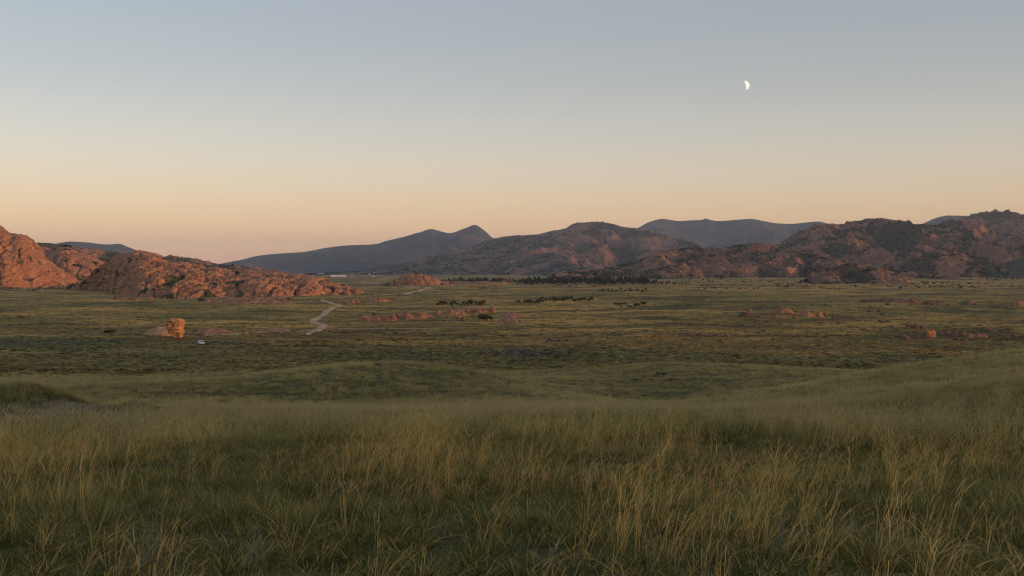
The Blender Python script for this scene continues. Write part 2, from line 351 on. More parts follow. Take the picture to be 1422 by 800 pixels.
# ------------------------------------------------------------------ hills
SCRUB = []      # (points) for scrub on the slopes
def hill(name, label, crest, D, front, back, m, nu, nv, seed, kind='structure', spur=0.30, gully=0.22, rough=0.05,
         prof=1.25, veg=0.5, vegn=1.0, lumps=0.0, lump_size=60, scrub=0, scrub_size=4, tilt=0.0, jag=0.0):
    """a hill whose crest line is known: crest [(px,py)], distance D (number or [(px,D)]), front / back: horizontal reach of its slopes"""
    px = np.array([c[0] for c in crest], float); py = np.array([c[1] for c in crest], float)
    u = np.linspace(px[0], px[-1], nu)
    cy = pchip(px, py, u)
    DD = np.full(nu, float(D)) if np.ndim(D) == 0 else pchip([d[0] for d in D], [d[1] for d in D], u)
    dx = (u - 711) / F; dz = (400 - cy) / F; c, s = math.cos(PITCH), math.sin(PITCH)
    ry = c + s * dz; rz = -s + c * dz
    XC = dx * DD; YC = ry * DD; ZC = CAMZ + rz * DD
    ZC = np.maximum(ZC, 0.5)
    n1 = XC / (DD.mean() * 0.07)
    FR = (front if np.ndim(front) == 0 else pchip([d[0] for d in front], [d[1] for d in front], u)) * (1 + 0.28 * vnoise2(n1, n1 * 0 + seed, seed))
    v = np.concatenate((np.linspace(-1, 0, int(nv * .72)), np.linspace(0, 1, nv - int(nv * .72) + 1)[1:]))
    U, Vv = np.meshgrid(np.arange(nu), v, indexing='ij')
    t = np.abs(Vv)
    base = -6.0
    H = (ZC - base)[:, None]
    off = np.where(Vv < 0, -t * FR[:, None], t * back)
    # slopes run toward the viewer with a little sideways drift
    X = XC[:, None] + off * tilt; Y = YC[:, None] + off
    Z = base + H * ((1 - t) ** prof)
    env = np.sin(np.pi * np.clip(t, 0, 1)) ** 0.8
    sc_ = DD.mean() * 0.035
    wx = X + sc_ * 0.9 * vnoise2(X / sc_ / 1.7, Y / sc_ / 1.7, seed + 11)
    rid = 1 - np.abs(vnoise2(wx / (sc_ * 2.2), Y / (sc_ * 7.0), seed + 1)) * 2
    rid2 = 1 - np.abs(vnoise2(wx / (sc_ * 0.8), Y / (sc_ * 2.4), seed + 2)) * 2
    Z = Z + H * env * (spur * (rid - 0.45) + gully * 0.45 * (rid2 - 0.5))
    Z = Z + H * rough * fbm2(X / sc_ * 1.4, Y / sc_ * 1.4, 5, seed + 3) * (0.10 + env)
    Z = Z + jag * fbm2(X / sc_ * 6, Y / sc_ * 6, 3, seed + 5)
    rk = fbm2(X / (sc_ * 1.1), Y / (sc_ * 1.1), 4, seed + 4)
    vg = np.clip(veg - vegn * 0.55 * rk - 0.35 * (rid2 - 0.6), 0, 1)
    if lumps:
        P3 = np.stack((X, Y, Z), -1) / lump_size
        P3 = P3 + 0.3 * np.stack((vnoise3(P3 * 1.3, 5), vnoise3(P3 * 1.3, 6), vnoise3(P3 * 1.3, 7)), -1)
        f1, f2, cid, o_ = voro3(P3, seed)
        f1b, f2b, cidb, ob = voro3(P3 * 2.7, seed + 9)
        rockm = 1 - sstep(0.35, 0.6, vg)
        lump = (0.75 - f1) * (0.4 + cid) + 0.4 * (0.7 - f1b) * (0.3 + cidb) - 0.35 * np.exp(-(f2 - f1) / 0.10)
        Z = Z + lumps * rockm * lump * np.minimum(1, (1 - t) * 6)
    Z = np.where(t > 0.985, base, Z)
    me = mesh_from(name, np.stack((X, Y, Z), -1).reshape(-1, 3), grid_faces(nu, len(v)), True, m, dict(veg=vg))
    o = link(name, me, kind=kind); o['label'] = label
    if kind is None: o['category'] = 'hill'
    if scrub:
        rng = np.random.default_rng(seed)
        k = rng.integers(0, X.size, scrub * 6); Xf, Yf, Zf, vf, of, tf = (a.ravel()[k] for a in (X, Y, Z, vg, off, t))
        keep = (rng.random(len(k)) < np.clip(vf * 1.5 - 0.25, 0.02, 1)) & (of < 0.25 * back) & (tf < 0.96)
        sel = np.flatnonzero(keep)[:scrub]
        SCRUB.append((Xf[sel] + rng.normal(0, 3, len(sel)), Yf[sel] + rng.normal(0, 3, len(sel)), Zf[sel] - scrub_size * .15, scrub_size * (0.5 + rng.random(len(sel)))))
    return o

hill('mountain', 'blue twin-peaked mountain with a bare pointed summit beyond the valley',
     [(250, 380), (285, 374), (310, 367), (335, 361), (360, 355), (390, 352), (420, 350), (455, 344), (480, 341), (522, 339), (535, 335), (560, 329), (585, 322), (598, 318), (606, 319.5), (614, 322), (624, 324), (632, 322.5), (640, 319), (650, 315.5), (655, 313), (658.5, 312), (662, 312.6), (668, 316.5), (676, 323), (684, 330.5), (710, 340), (760, 352), (820, 366), (880, 378)],
     10500, 2600, 2000, 'hill_far', 320, 90, 101, spur=0.22, gully=0.25, veg=0.75, vegn=0.6)
hill('mountain', 'broad brown mountain with a rounded double summit in front of the blue range',
     [(440, 381), (500, 377), (540, 372), (575, 363), (600, 357), (630, 349), (660, 341), (690, 331), (705, 328), (722, 327), (745, 325.5), (765, 321), (785, 317), (795, 311), (803, 309), (812, 309.5), (822, 308), (835, 309), (850, 311), (868, 316), (890, 318), (915, 324), (940, 331), (965, 340), (985, 348), (1010, 356), (1060, 366), (1130, 378)],
     [(440, 6800), (800, 6900), (1130, 6300)], 1900, 1500, 'hill_mid', 420, 130, 107, spur=0.30, gully=0.30, veg=0.55, vegn=1.2, rough=0.07, scrub=5000, scrub_size=7, jag=3)
hill('mountain', 'long blue ridge with small pointed tops behind the brown mountain',
     [(800, 345), (850, 330), (887, 316), (900, 309), (911, 305.5), (920, 304), (930, 305.5), (942, 307), (960, 306), (974, 305.5), (980, 303.5), (986, 305.5), (1000, 307), (1020, 305.5), (1042, 304), (1060, 307), (1080, 310), (1100, 311), (1120, 309), (1137, 307.5), (1148, 310), (1180, 318), (1240, 330), (1300, 345)],
     11800, 3000, 2000, 'hill_far', 300, 90, 113, spur=0.30, gully=0.30, veg=0.65, vegn=0.7)
hill('mountain', 'small blue flat-topped ridge glimpsed between the right-hand hills',
     [(1210, 335), (1260, 320), (1285, 309), (1296, 304), (1316, 299.5), (1335, 299.5), (1353, 300.5), (1380, 306), (1440, 320), (1500, 340)],
     10800, 2400, 1800, 'hill_far', 120, 50, 117, spur=0.25, veg=0.7)
hill('hill', 'dark rocky hill with orange granite ribs and a rounded top above the plain',
     [(985, 373), (1020, 366), (1050, 356), (1075, 345), (1090, 336), (1105, 325), (1120, 318), (1135, 313.5), (1150, 311.5), (1165, 312.5), (1180, 309), (1200, 305), (1214, 303.5), (1228, 304), (1245, 306), (1258, 309), (1272, 311), (1288, 312), (1300, 312), (1310, 309), (1318, 306), (1327, 308), (1340, 314), (1355, 320), (1380, 330), (1410, 342), (1450, 356), (1500, 372)],
     [(985, 3700), (1220, 4200), (1500, 3700)], 1150, 900, 'hill_near', 520, 190, 131, spur=0.38, gully=0.42, rough=0.09, veg=0.52, vegn=1.6, lumps=11, lump_size=22, scrub=5500, scrub_size=4.5, jag=2.5)
hill('mountain', 'craggy brown mountain with jagged granite summits at the head of the valley',
     [(1270, 345), (1300, 327), (1325, 310), (1340, 303), (1355, 298.5), (1368, 296.5), (1378, 294.5), (1388, 294.5), (1398, 292.5), (1406, 293.5), (1416, 297), (1430, 298), (1450, 301), (1490, 308), (1540, 320), (1600, 345)],
     5600, 1500, 1200, 'hill_near', 240, 130, 137, spur=0.42, gully=0.42, rough=0.10, veg=0.44, vegn=1.5, lumps=20, lump_size=38, scrub=2000, scrub_size=5, jag=9)
hill('hill', 'craggy spur with a knob of orange rock on the right of the dark hill',
     [(1310, 372), (1340, 357), (1365, 344), (1385, 334), (1398, 326), (1408, 322), (1418, 324), (1432, 330), (1450, 334), (1490, 345), (1540, 366)],
     3600, 700, 500, 'hill_near', 220, 110, 139, spur=0.4, gully=0.4, rough=0.09, veg=0.46, vegn=1.5, lumps=11, lump_size=24, scrub=1500, scrub_size=4)
hill('hill', 'low mound of broken orange granite and scrub at the foot of the dark hill',
     [(770, 380), (820, 375.5), (850, 371), (880, 363), (905, 355), (925, 349.5), (945, 346), (962, 343.5), (980, 345), (1000, 344), (1020, 341), (1035, 339), (1050, 338), (1068, 340), (1085, 344), (1110, 351), (1140, 357), (1170, 364), (1200, 371), (1250, 379)],
     [(770, 2850), (960, 3050), (1250, 2800)], [(770, 420), (1250, 520)], 700, 'hill_near', 480, 150, 149, spur=0.30, gully=0.35, rough=0.12, veg=0.48, vegn=1.7, lumps=8, lump_size=17, scrub=2800, scrub_size=3.2, jag=1.5)
hill('hill', 'stony pink knoll of boulders and scrub below the dark hill',
     [(1195, 381), (1215, 376), (1225, 368), (1238, 357), (1250, 350), (1262, 344), (1275, 345), (1285, 341), (1300, 346), (1318, 344), (1335, 352), (1355, 360), (1380, 369), (1415, 379)],
     2900, 380, 320, 'hill_near', 300, 110, 151, spur=0.32, gully=0.3, rough=0.14, veg=0.46, vegn=1.6, lumps=7, lump_size=18, scrub=1500, scrub_size=3, jag=1.2)
hill('hill', 'pale grassy swell beside the dark hill at the edge of the plain',
     [(1345, 380), (1375, 372), (1398, 364), (1422, 358), (1460, 353), (1520, 356), (1590, 372)],
     2700, 420, 400, 'hill_mid', 120, 50, 153, spur=0.15, gully=0.15, veg=0.8, vegn=0.5)
hill('hill', 'small rocky rise of pink boulders in front of the granite mound',
     [(1120, 388), (1140, 381), (1160, 372), (1172, 367), (1185, 366), (1196, 370), (1206, 368), (1215, 373), (1232, 380), (1250, 387)],
     2050, 120, 130, 'hill_near', 200, 90, 157, spur=0.25, gully=0.3, rough=0.16, veg=0.30, vegn=1.3, lumps=7, lump_size=16, scrub=300, scrub_size=2.2, jag=0.6)
hill('mountain', 'low blue hills on the skyline behind the granite massif',
     [(-60, 372), (20, 352), (60, 343), (85, 337), (98, 335.5), (120, 336.5), (140, 339), (152, 339.5), (165, 338.5), (178, 343), (190, 347.5), (205, 352), (225, 356), (260, 361), (300, 367), (350, 377)],
     9500, 2200, 1600, 'hill_far', 180, 60, 163, spur=0.2, veg=0.75)
hill('hill', 'long brown scrubby ridge behind the granite domes',
     [(-120, 345), (-40, 338), (20, 342), (44, 339), (52, 337), (66, 337.5), (78, 340), (100, 343), (120, 344.5), (150, 349), (190, 354), (222, 356.5), (235, 356), (262, 359), (290, 364), (310, 368), (330, 368), (352, 372), (380, 378), (430, 384)],
     [(-120, 2900), (430, 3200)], 560, 500, 'hill_near', 420, 110, 167, spur=0.25, gully=0.3, rough=0.08, veg=0.50, vegn=1.3, lumps=9, lump_size=26, scrub=3500, scrub_size=2.6, jag=1.2)

# ------------------------------------------------------------------ granite massifs (domes split by joints)
CREVICE = []
def massif(name, label, crest, D, foot, back, nu, nv, seed, cell=24.0, amp=5.0, m='granite', shrubs=0, dome=0.65, vegk=0.0, cat=None, squash=None):
    px = np.array([c[0] for c in crest], float); py = np.array([c[1] for c in crest], float)
    u = np.linspace(px[0], px[-1], nu); cy = pchip(px, py, u)
    DD = np.full(nu, float(D)) if np.ndim(D) == 0 else pchip([d[0] for d in D], [d[1] for d in D], u)
    fr = pchip([d[0] for d in foot], [d[1] for d in foot], u)
    dx = (u - 711) / F; dz = (400 - cy) / F; c, s = math.cos(PITCH), math.sin(PITCH)
    YC = (c + s * dz) * DD; ZC = CAMZ + (-s + c * dz) * DD; XC = dx * DD
    YF = np.minimum(CAMZ * F / np.maximum(fr - 374, 1), YC - 6); XF = dx * YF; ZF = zg(XF, YF) - 2.5
    ZC = np.maximum(ZC, ZF + 1.5)
    nf = int(nv * 0.78)
    t = np.linspace(0, 1, nf); tb = np.linspace(0, 1, nv - nf + 1)[1:]
    th = t * np.pi / 2
    a = dome * (1 - np.cos(th)) + (1 - dome) * t; bb = dome * np.sin(th) + (1 - dome) * t
    X = np.concatenate((XF[:, None] + (XC - XF)[:, None] * a, XC[:, None] + 0 * tb), 1)
    Y = np.concatenate((YF[:, None] + (YC - YF)[:, None] * a, YC[:, None] + back * tb), 1)
    Zb = -4.0
    Z = np.concatenate((ZF[:, None] + (ZC - ZF)[:, None] * bb, ZC[:, None] + (Zb - ZC)[:, None] * (1 - np.cos(tb * np.pi / 2))), 1)
    P = np.stack((X, Y, Z), -1)
    def blocks(P, S, sd, lean):
        W = P / S
        wp = [vnoise3(W * 0.45 + 3.1 * q, sd + q) for q in range(3)]; wq = [vnoise3(W * 1.7 + 1.7 * q, sd + 5 + q) for q in range(3)]
        a = W[..., 0] + lean * W[..., 2] + 0.75 * wp[0] + 0.07 * wq[0]; ia = np.floor(a)
        b = W[..., 1] * 0.7 + 0.3 * W[..., 0] + 0.6 * wp[1] + 0.07 * wq[1]; ib = np.floor(b)
        ra = _h(ia, ib, 0 * ia, sd) / 4294967296.0
        c = (W[..., 2] - 0.22 * W[..., 0]) * (0.9 + 0.9 * ra) + 5 * ra + 0.45 * wp[2] + 0.10 * wq[2]; ic = np.floor(c)
        rc = _h(ia, ib, ic, sd + 1) / 4294967296.0; r2 = _h(ia, ib, ic, sd + 2) / 4294967296.0; r3 = _h(ia, ib, ic, sd + 3) / 4294967296.0
        fa, fb, fc = a - ia, b - ib, c - ic
        ea = np.minimum(fa, 1 - fa); ec = np.minimum(fc, 1 - fc)
        tilt = (r2 - 0.5) * (fa - 0.5) + (r3 - 0.5) * (fc - 0.5)
        return rc, tilt, ea, ec
    def disp(P, fine=True):
        rc, tilt, ea, ec = blocks(P, cell, seed, 0.5)
        d = amp * (0.75 * (rc - 0.5) + 0.7 * tilt - 1.1 * np.exp(-(ea / 0.028) ** 2) - 0.55 * np.exp(-(ec / 0.03) ** 2) - 0.45 * np.clip(0.16 - ea, 0, 1) / 0.16 - 0.25 * np.clip(0.14 - ec, 0, 1) / 0.14)
        r2, t2, a2, c2 = blocks(P + 7.7, cell * 0.36, seed + 40, -0.35)
        d = d + amp * 0.46 * (0.8 * (r2 - 0.5) + 0.6 * t2 - 0.8 * np.exp(-(a2 / 0.05) ** 2) - 0.5 * np.exp(-(c2 / 0.05) ** 2))
        d = d + amp * 0.28 * fbm3(P / cell * 3.0, 4, seed + 60, 0.6) + amp * 0.6 * vnoise3(P / cell * 0.6, seed + 70)
        return d, np.minimum(ea, ec * 1.3)
    gu = np.gradient(P, axis=0); gv = np.gradient(P, axis=1)
    Nn = np.cross(gu, gv); Nn /= np.maximum(np.linalg.norm(Nn, axis=-1, keepdims=True), 1e-6)
    if Nn[nu // 2, nf // 2, 1] > 0: Nn = -Nn
    d, e = disp(P if squash is None else P * np.array(squash))
    prog = np.concatenate((t, 1 + tb))[None, :]
    w = sstep(0, 0.12, prog) * (1 - 0.40 * np.exp(-((prog - 1) / 0.16) ** 2))
    edge = sstep(0, 0.05, np.linspace(0, 1, nu)) * (1 - sstep(0.95, 1, np.linspace(0, 1, nu)))
    P = P + Nn * (d * w * (0.25 + 0.75 * edge[:, None]))[..., None]
    P[:, -1, 2] = Zb
    led = sstep(0.25, 0.55, vnoise3(P / cell * 0.9, seed + 80)) * vegk
    me = mesh_from(name, P.reshape(-1, 3), grid_faces(nu, nv), True, m, dict(veg=led))
    o = link(name, me, kind=None if cat else 'structure', cat=cat); o['label'] = label
    if shrubs:
        rng = np.random.default_rng(seed)
        cand = np.argwhere((e < 0.05) & (prog < 0.97) & (prog > 0.10) & (d < 0))
        rng.shuffle(cand)
        for i, j in cand[:shrubs]: CREVICE.append((P[i, j], rng.random()))
    return o
massif('granite_massif', 'tall pink granite massif split by dark vertical clefts',
       [(-190, 392), (-150, 345), (-90, 312), (-50, 303), (-20, 306), (-6, 314), (4, 319), (10, 323), (17, 325.5), (24, 324), (31, 326), (36, 333), (43, 344), (50, 354), (58, 364), (68, 373), (78, 383), (90, 391), (104, 397)],
       [(-190, 1760), (104, 1700)], [(-190, 399), (0, 400.5), (60, 399.5), (104, 398.5)], 140, 330, 200, 201, 25, 6.5, shrubs=16, vegk=0.55)
massif('granite_massif', 'rounded granite knob between the tall massif and the long ribbed dome',
       [(50, 392), (62, 372), (69, 355), (76, 346.5), (84, 342), (92, 342), (99, 346), (106, 350.5), (116, 353.5), (126, 357), (136, 364), (148, 374), (165, 384), (190, 392)],
       2150, [(50, 394.5), (100, 395), (190, 394.5)], 120, 190, 120, 211, 22, 5.5, shrubs=14, vegk=0.55)
massif('granite_massif', 'long ribbed granite dome sloping down to the bend of the dirt road',
       [(96, 399), (108, 394), (118, 387), (127, 378), (137, 370), (148, 363), (156, 357), (163, 353.5), (172, 352.5), (182, 351.5), (190, 349.5), (199, 350), (210, 353.5), (224, 359.5), (240, 363.5), (258, 365.5), (276, 369), (288, 372.5), (302, 371.5), (322, 374), (345, 376), (370, 378.5), (395, 381.5), (420, 384), (442, 387), (462, 391), (480, 397), (494, 403), (510, 409)],
       [(96, 1500), (190, 1330), (330, 1300), (510, 1230)], [(96, 400), (125, 400), (150, 406), (200, 413.5), (260, 414.5), (320, 413), (380, 414), (450, 412), (510, 411.5)], 120, 620, 210, 223, 23, 5.4, shrubs=70, vegk=0.75)
massif('granite_outcrop', 'low slab of glowing orange granite at the foot of the long dome',
       [(280, 424), (292, 419.5), (308, 416), (325, 414), (345, 412.5), (365, 413.5), (385, 414), (405, 415.5), (420, 417.5), (430, 421), (437, 424.5)],
       930, [(280, 426), (350, 426.5), (437, 425)], 40, 220, 70, 227, 9, 1.7, shrubs=9, vegk=0.35, cat='rock outcrop')
massif('granite_outcrop', 'rock knoll with a square block on top above the far bend of the road',
       [(535, 394), (548, 388), (556, 384), (562, 381), (566, 379.5), (572, 379), (578, 380.5), (586, 380), (593, 382), (603, 385.5), (615, 390), (630, 394)],
       1900, [(535, 396), (580, 396.5), (630, 396)], 60, 160, 70, 229, 13, 3.0, shrubs=6, vegk=0.4, cat='rock outcrop')
massif('granite_outcrop', 'smooth orange granite dome alone on the open plain',
       [(676, 445), (683, 441.5), (692, 437.5), (700, 434.8), (708, 433.6), (716, 434.2), (724, 436.6), (731, 440), (738, 444.5)],
       640, [(676, 446), (705, 446.8), (738, 445.5)], 14, 130, 60, 233, 6, 0.7, m='granite_lit', cat='rock outcrop')

# ------------------------------------------------------------------ boulders
def boulder_mesh(seed, flat=False, sub=4, m='granite_lit'):
    import bmesh
    rng = np.random.default_rng(seed)
    bm = bmesh.new(); bmesh.ops.create_icosphere(bm, subdivisions=sub, radius=1.0)
    V = np.array([v.co[:] for v in bm.verts]); Fc = np.array([[v.index for v in f.verts] for f in bm.faces]); bm.free()
    nrm = rng.normal(size=(9, 3)); nrm[:, 2] *= 0.7; nrm /= np.linalg.norm(nrm, axis=1, keepdims=True)
    hgt = 0.50 + 0.50 * rng.random(9)
    dt = V @ nrm.T; r = np.where(dt > 0.05, hgt / np.maximum(dt, 0.05), 9)
    rad = -np.log(np.exp(-r * 16).sum(1)) / 16
    rad = np.clip(rad, 0.35, 1.15)
    P = V * rad[:, None]
    f1, f2, cid, of = voro3(P * 1.9 + seed, seed)
    P = P * (1 + 0.16 * fbm3(P * 1.9 + seed, 4, seed, 0.6) + 0.16 * (cid - 0.5) - 0.16 * np.exp(-((f2 - f1) / 0.10) ** 2))[:, None]
    P[:, 2] += 0.28          # about a third of it lies in the soil
    P /= np.abs(P[:, :2]).max()
    P[:, 2] /= P[:, 2].max()
    return mesh_from('boulder', P, Fc, True, m)
BOULD = [boulder_mesh(300 + k, m=('granite_lit', 'granite_lichen')[k % 2], sub=3 if k > 5 else 4) for k in range(12)]
BRNG = random.Random(5)
def boulder(px, py, wpx, hpx, label, group=None, variant=None, name='boulder', cat='boulder', deep=None, rz=None, matpick=None):
    p = on_ground(px, py); d = p.y
    w = wpx * d / F / 2; h = hpx * d / F
    pool = BOULD if matpick is None else BOULD[matpick::2]
    me = pool[variant % len(pool)] if variant is not None else BRNG.choice(pool)
    dp = deep or w * BRNG.uniform(0.6, 1.0)
    o = link(name, me, label=label, cat=cat, group=group, loc=(p.x, p.y + dp * 0.6, G(p.x, p.y + dp * .6) - 0.06 * h), rz=0)
    o.rotation_euler[2] = (BRNG.uniform(-0.5, 0.5) + (math.pi if BRNG.random() < .5 else 0)) if rz is None else rz
    o.scale = (w, dp, h * 1.06); o.rotation_euler[1] = BRNG.uniform(-.16, .16)
    return o
def cluster(x0, x1, y0, y1, n, wr, hr, label, group, matpick=None, slope=0):
    for k in range(n):
        px = BRNG.uniform(x0, x1); q = BRNG.random(); py = y0 + (y1 - y0) * q + slope * (px - (x0 + x1) / 2)
        w = BRNG.uniform(*wr); boulder(px, py, w, min(w * 0.48, BRNG.uniform(*hr)), label, group, matpick=matpick)

def rock_pillar():
    p = on_ground(246, 468.3); sc_ = p.y / F
    root = link('rock_pillar', None, label='tall weathered orange rock pillar with an overhanging flat top', cat='rock pillar', loc=p - Vector((0, 0, 0.4)))
    H = 27.5 * sc_
    nz, na = 90, 96
    z = np.linspace(0, 1, nz)
    # half widths left / right (photo pixels) up the pillar and its centre line
    hl = pchip([0, .10, .25, .40, .55, .68, .78, .88, .96, 1], [4, 5, 8.5, 11.5, 13.5, 14.5, 12.8, 13.5, 12, 9], z) * sc_
    hr = pchip([0, .10, .25, .40, .55, .68, .78, .88, .96, 1], [7, 8, 8.2, 7.6, 7.6, 8.6, 9.8, 9.2, 6.5, 4], z) * sc_
    A = np.linspace(0, 2 * np.pi, na, endpoint=False)
    Zg, Ag = np.meshgrid(z, A, indexing='ij')
    ca, sa = np.cos(Ag), np.sin(Ag)
    sq = 1 / (np.abs(ca) ** 5 + np.abs(sa) ** 5) ** (1 / 5)
    X = np.where(ca > 0, hr[:, None], hl[:, None]) * ca * sq; Y = (0.5 * (hl + hr))[:, None] * 0.85 * sa * sq
    P = np.stack((X, Y, Zg * H), -1)
    Q = P / 2.3 * np.array((0.8, 0.8, 1.9)); Q = Q + 0.3 * np.stack((vnoise3(Q, 1), vnoise3(Q, 2), vnoise3(Q, 3)), -1)
    f1, f2, cid, of = voro3(Q, 77); e = f2 - f1
    f1b, f2b, cb, ob = voro3(Q * 2.3, 78)
    d = 0.85 * (cid - 0.5) - 0.6 * np.exp(-(e / 0.10) ** 2) + 0.38 * (cb - 0.5) - 0.22 * np.exp(-((f2b - f1b) / 0.1) ** 2) + 0.35 * fbm3(P * 0.9, 4, 90)
    lay_ = np.floor(P[..., 2] / 1.05 + 0.5 * vnoise3(P * 0.35, 91)); d = d + 0.55 * (_h(lay_, 0 * lay_, 0 * lay_, 93) / 4294967296.0 - 0.5)
    out = np.stack((ca, sa, 0 * ca), -1)
    P = P + out * d[..., None] * 0.85
    P[-1] = P[-1] * np.array((0.55, 0.55, 1)); P[-1, :, 2] += 0.15
    V = P.reshape(-1, 3); i = np.arange(nz - 1)[:, None] * na; j = np.arange(na)[None, :]; k = (j + 1) % na
    Fc = np.stack((i + j, i + k, i + na + k, i + na + j), -1).reshape(-1, 4)
    top = len(V); V = np.vstack((V, [[0, 0, H + 0.1]]))
    cap = np.array([[(nz - 1) * na + q, (nz - 1) * na + (q + 1) % na, top, top] for q in range(na)])
    me = mesh_from('rock_shaft', V, Fc, True, 'orange_rock_sunlit')
    link('rock_shaft', me, root)
    capm = mesh_from('cap_rock', np.vstack((P[-1] - np.array((0, 0, 0.004)), [[0, 0, H + 0.12]])), np.array([[q, (q + 1) % na, na] for q in range(na)]), True, 'orange_rock_sunlit')
    link('cap_rock', capm, root)
rock_pillar()
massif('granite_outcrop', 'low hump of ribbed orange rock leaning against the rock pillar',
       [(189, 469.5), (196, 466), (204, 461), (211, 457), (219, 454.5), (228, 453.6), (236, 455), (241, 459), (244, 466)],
       452, [(189, 470), (220, 470), (244, 469)], 9, 130, 60, 239, 3.2, 0.55, m='orange_rock_sunlit', cat='rock outcrop')  # hump lies in the pillar's shadow; its sunlight is put into the colour
massif('granite_outcrop', 'wedge of orange rock with a steep end beside the white car',
       [(272, 464.5), (274.5, 458), (278, 455), (284, 454.4), (293, 455.2), (303, 455.8), (313, 457.2), (322, 459.2), (332, 461.5), (338, 463.5)],
       480, [(272, 465.5), (305, 465), (338, 464)], 7, 130, 50, 241, 3.0, 0.45, m='granite_lit', cat='rock outcrop')
massif('granite_outcrop', 'thin low strip of rust-coloured rock beside the side track',
       [(342, 462.5), (352, 459.5), (362, 457.2), (374, 455.6), (386, 455.4), (396, 456.6), (404, 458.5)],
       510, [(342, 463), (404, 460)], 6, 90, 36, 243, 2.6, 0.4, m='granite_lit', cat='rock outcrop')

def outcrop(x0, x1, top, base, label, seed, m='granite_lit', shape=None, depth=0.30, n=None):
    """a long low broken ledge of rock: crest between top and base rows"""
    rng = np.random.default_rng(seed)
    p = on_ground((x0 + x1) / 2, base); w = (x1 - x0) * p.y / F; D = p.y + max(5.0, w * depth * 0.8); lift = 0.0
    gz = G(p.x, D)
    fr = 374 + CAMZ * F / p.y
    n = n or max(6, int((x1 - x0) / 6))
    xs = np.linspace(x0, x1, n + 2); hh = np.clip(0.72 + 0.55 * vnoise2(np.arange(n + 2) * 0.55, np.zeros(n + 2) + seed * 0.37, seed), 0.3, 1.0); hh[0] = hh[-1] = 0.0
    if shape: hh = np.interp(np.linspace(0, 1, n + 2), *shape) * rng.uniform(0.8, 1.0, n + 2)
    rows = 374 + (CAMZ - gz) * F / D - hh * (base - top) * 0.66
    massif('granite_outcrop', label, list(zip(xs, rows)), D, [(x0, fr - 0.3), ((x0 + x1) / 2, fr + 0.4), (x1, fr - 0.3)], max(4.0, w * depth * 0.6),
           int(min(260, 60 + (x1 - x0) * 1.6)), 46, seed, max(2.0, w / 9), max(0.4, w / 55), m, cat='rock outcrop', dome=0.8, squash=(0.5, 0.6, 1.7))
outcrop(495, 552, 434, 446, 'long broken ledge of orange granite right of the dirt road', 501)
outcrop(540, 604, 431, 443, 'higher half of the broken orange ledge beneath the utility pole', 502)
outcrop(602, 648, 425, 437, 'rust brown ledge below the bushy shrubs', 503)
outcrop(644, 690, 422, 434, 'rust brown ledge below the tall dark shrubs', 504)
outcrop(466, 500, 413.5, 420.5, 'low pink ledge beside the upper bend of the dirt road', 505)
outcrop(496, 545, 412, 419, 'thin pink ledge trailing from the upper bend of the dirt road', 506)
outcrop(676, 752, 479, 495, 'broad dark slab of rock half sunk behind the grassy knoll', 507, 'granite_lichen')
outcrop(755, 806, 467, 475, 'flat dark brown rock lying in the open steppe beyond the knoll', 508, 'granite_lichen')
outcrop(1024, 1062, 429, 441, 'rusty ledge at the lichen-dark end of the long rock row', 509, 'granite_lichen')
outcrop(1068, 1104, 424.5, 436, 'orange ledge heaped in the middle of the long rock row', 510)
outcrop(1104, 1144, 428, 440, 'brown ledge at the tapering end of the long rock row', 511)
outcrop(1152, 1192, 436.5, 443, 'short dark ledge beyond the long rock row', 512, 'granite_lichen')
outcrop(1192, 1280, 412.5, 420, 'far thin band of rust-coloured rock across the meadow', 513, 'granite_lichen')
outcrop(1276, 1316, 415, 422.5, 'dark rock mound ending the far thin band', 514, 'granite_lichen')
outcrop(1326, 1360, 413.5, 423.5, 'small peaked rock pile on the right-hand meadow', 515, 'granite_lichen', ((0, .4, .55, 1), (0, .8, 1, 0)))
outcrop(1370, 1404, 422, 428, 'flat dark rock beside the boulder heap at the meadow edge', 516, 'granite_lichen')
outcrop(1398, 1436, 414, 425.5, 'boulder heap of orange and black rock at the meadow edge', 517)
outcrop(1248, 1296, 458, 471, 'dark low ledge around the big orange-faced boulder', 518, 'granite_lichen')
outcrop(1300, 1348, 455, 465, 'black lichened ledge beyond the orange-faced boulder', 519, 'granite_lichen')
outcrop(1342, 1372, 460, 469, 'small orange ledge at the end of the black one', 520)
outcrop(1362, 1412, 452, 461.5, 'pair of round brown rock humps on the dark meadow', 521, 'granite_lichen', ((0, .25, .5, .75, 1), (0, 1, .25, 1, 0)))
outcrop(945, 1014, 459.5, 467.5, 'flat brown outcrop on the open steppe', 522, 'granite_lichen')
outcrop(1255, 1286, 447, 457, 'small brown outcrop uphill of the orange-faced boulder', 523, 'granite_lichen')
outcrop(618, 706, 388.5, 394.5, 'far pale rock band in front of the sparse pines', 524)
boulder(1293, 469, 20, 13, 'big orange-faced boulder standing up from dark rocks', variant=0, matpick=0, rz=0.4)
boulder(1221, 434, 8, 5, 'single small dark boulder standing alone in the meadow', variant=1)
cluster(497, 690, 437, 447, 16, (5, 12), (2, 4), 'loose orange boulder scattered before the long broken ledges', 'boulders before the broken ledges')
cluster(676, 760, 482, 496, 5, (10, 20), (2, 4), 'loose grey slab near the sunken rock behind the knoll', 'loose slabs behind the knoll', 1)
cluster(1024, 1150, 432, 443, 14, (4, 10), (2, 4), 'loose rusty boulder fallen from the long rock row', 'boulders fallen from the rock row')
cluster(1200, 1320, 416, 424, 10, (4, 10), (1.5, 3), 'loose dark rock near the far thin rock band', 'loose rocks by the far band', 1)
cluster(1245, 1420, 456, 473, 16, (5, 14), (2, 4), 'loose dark boulder between the black ledges and brown humps', 'boulders between the dark ledges', 1)
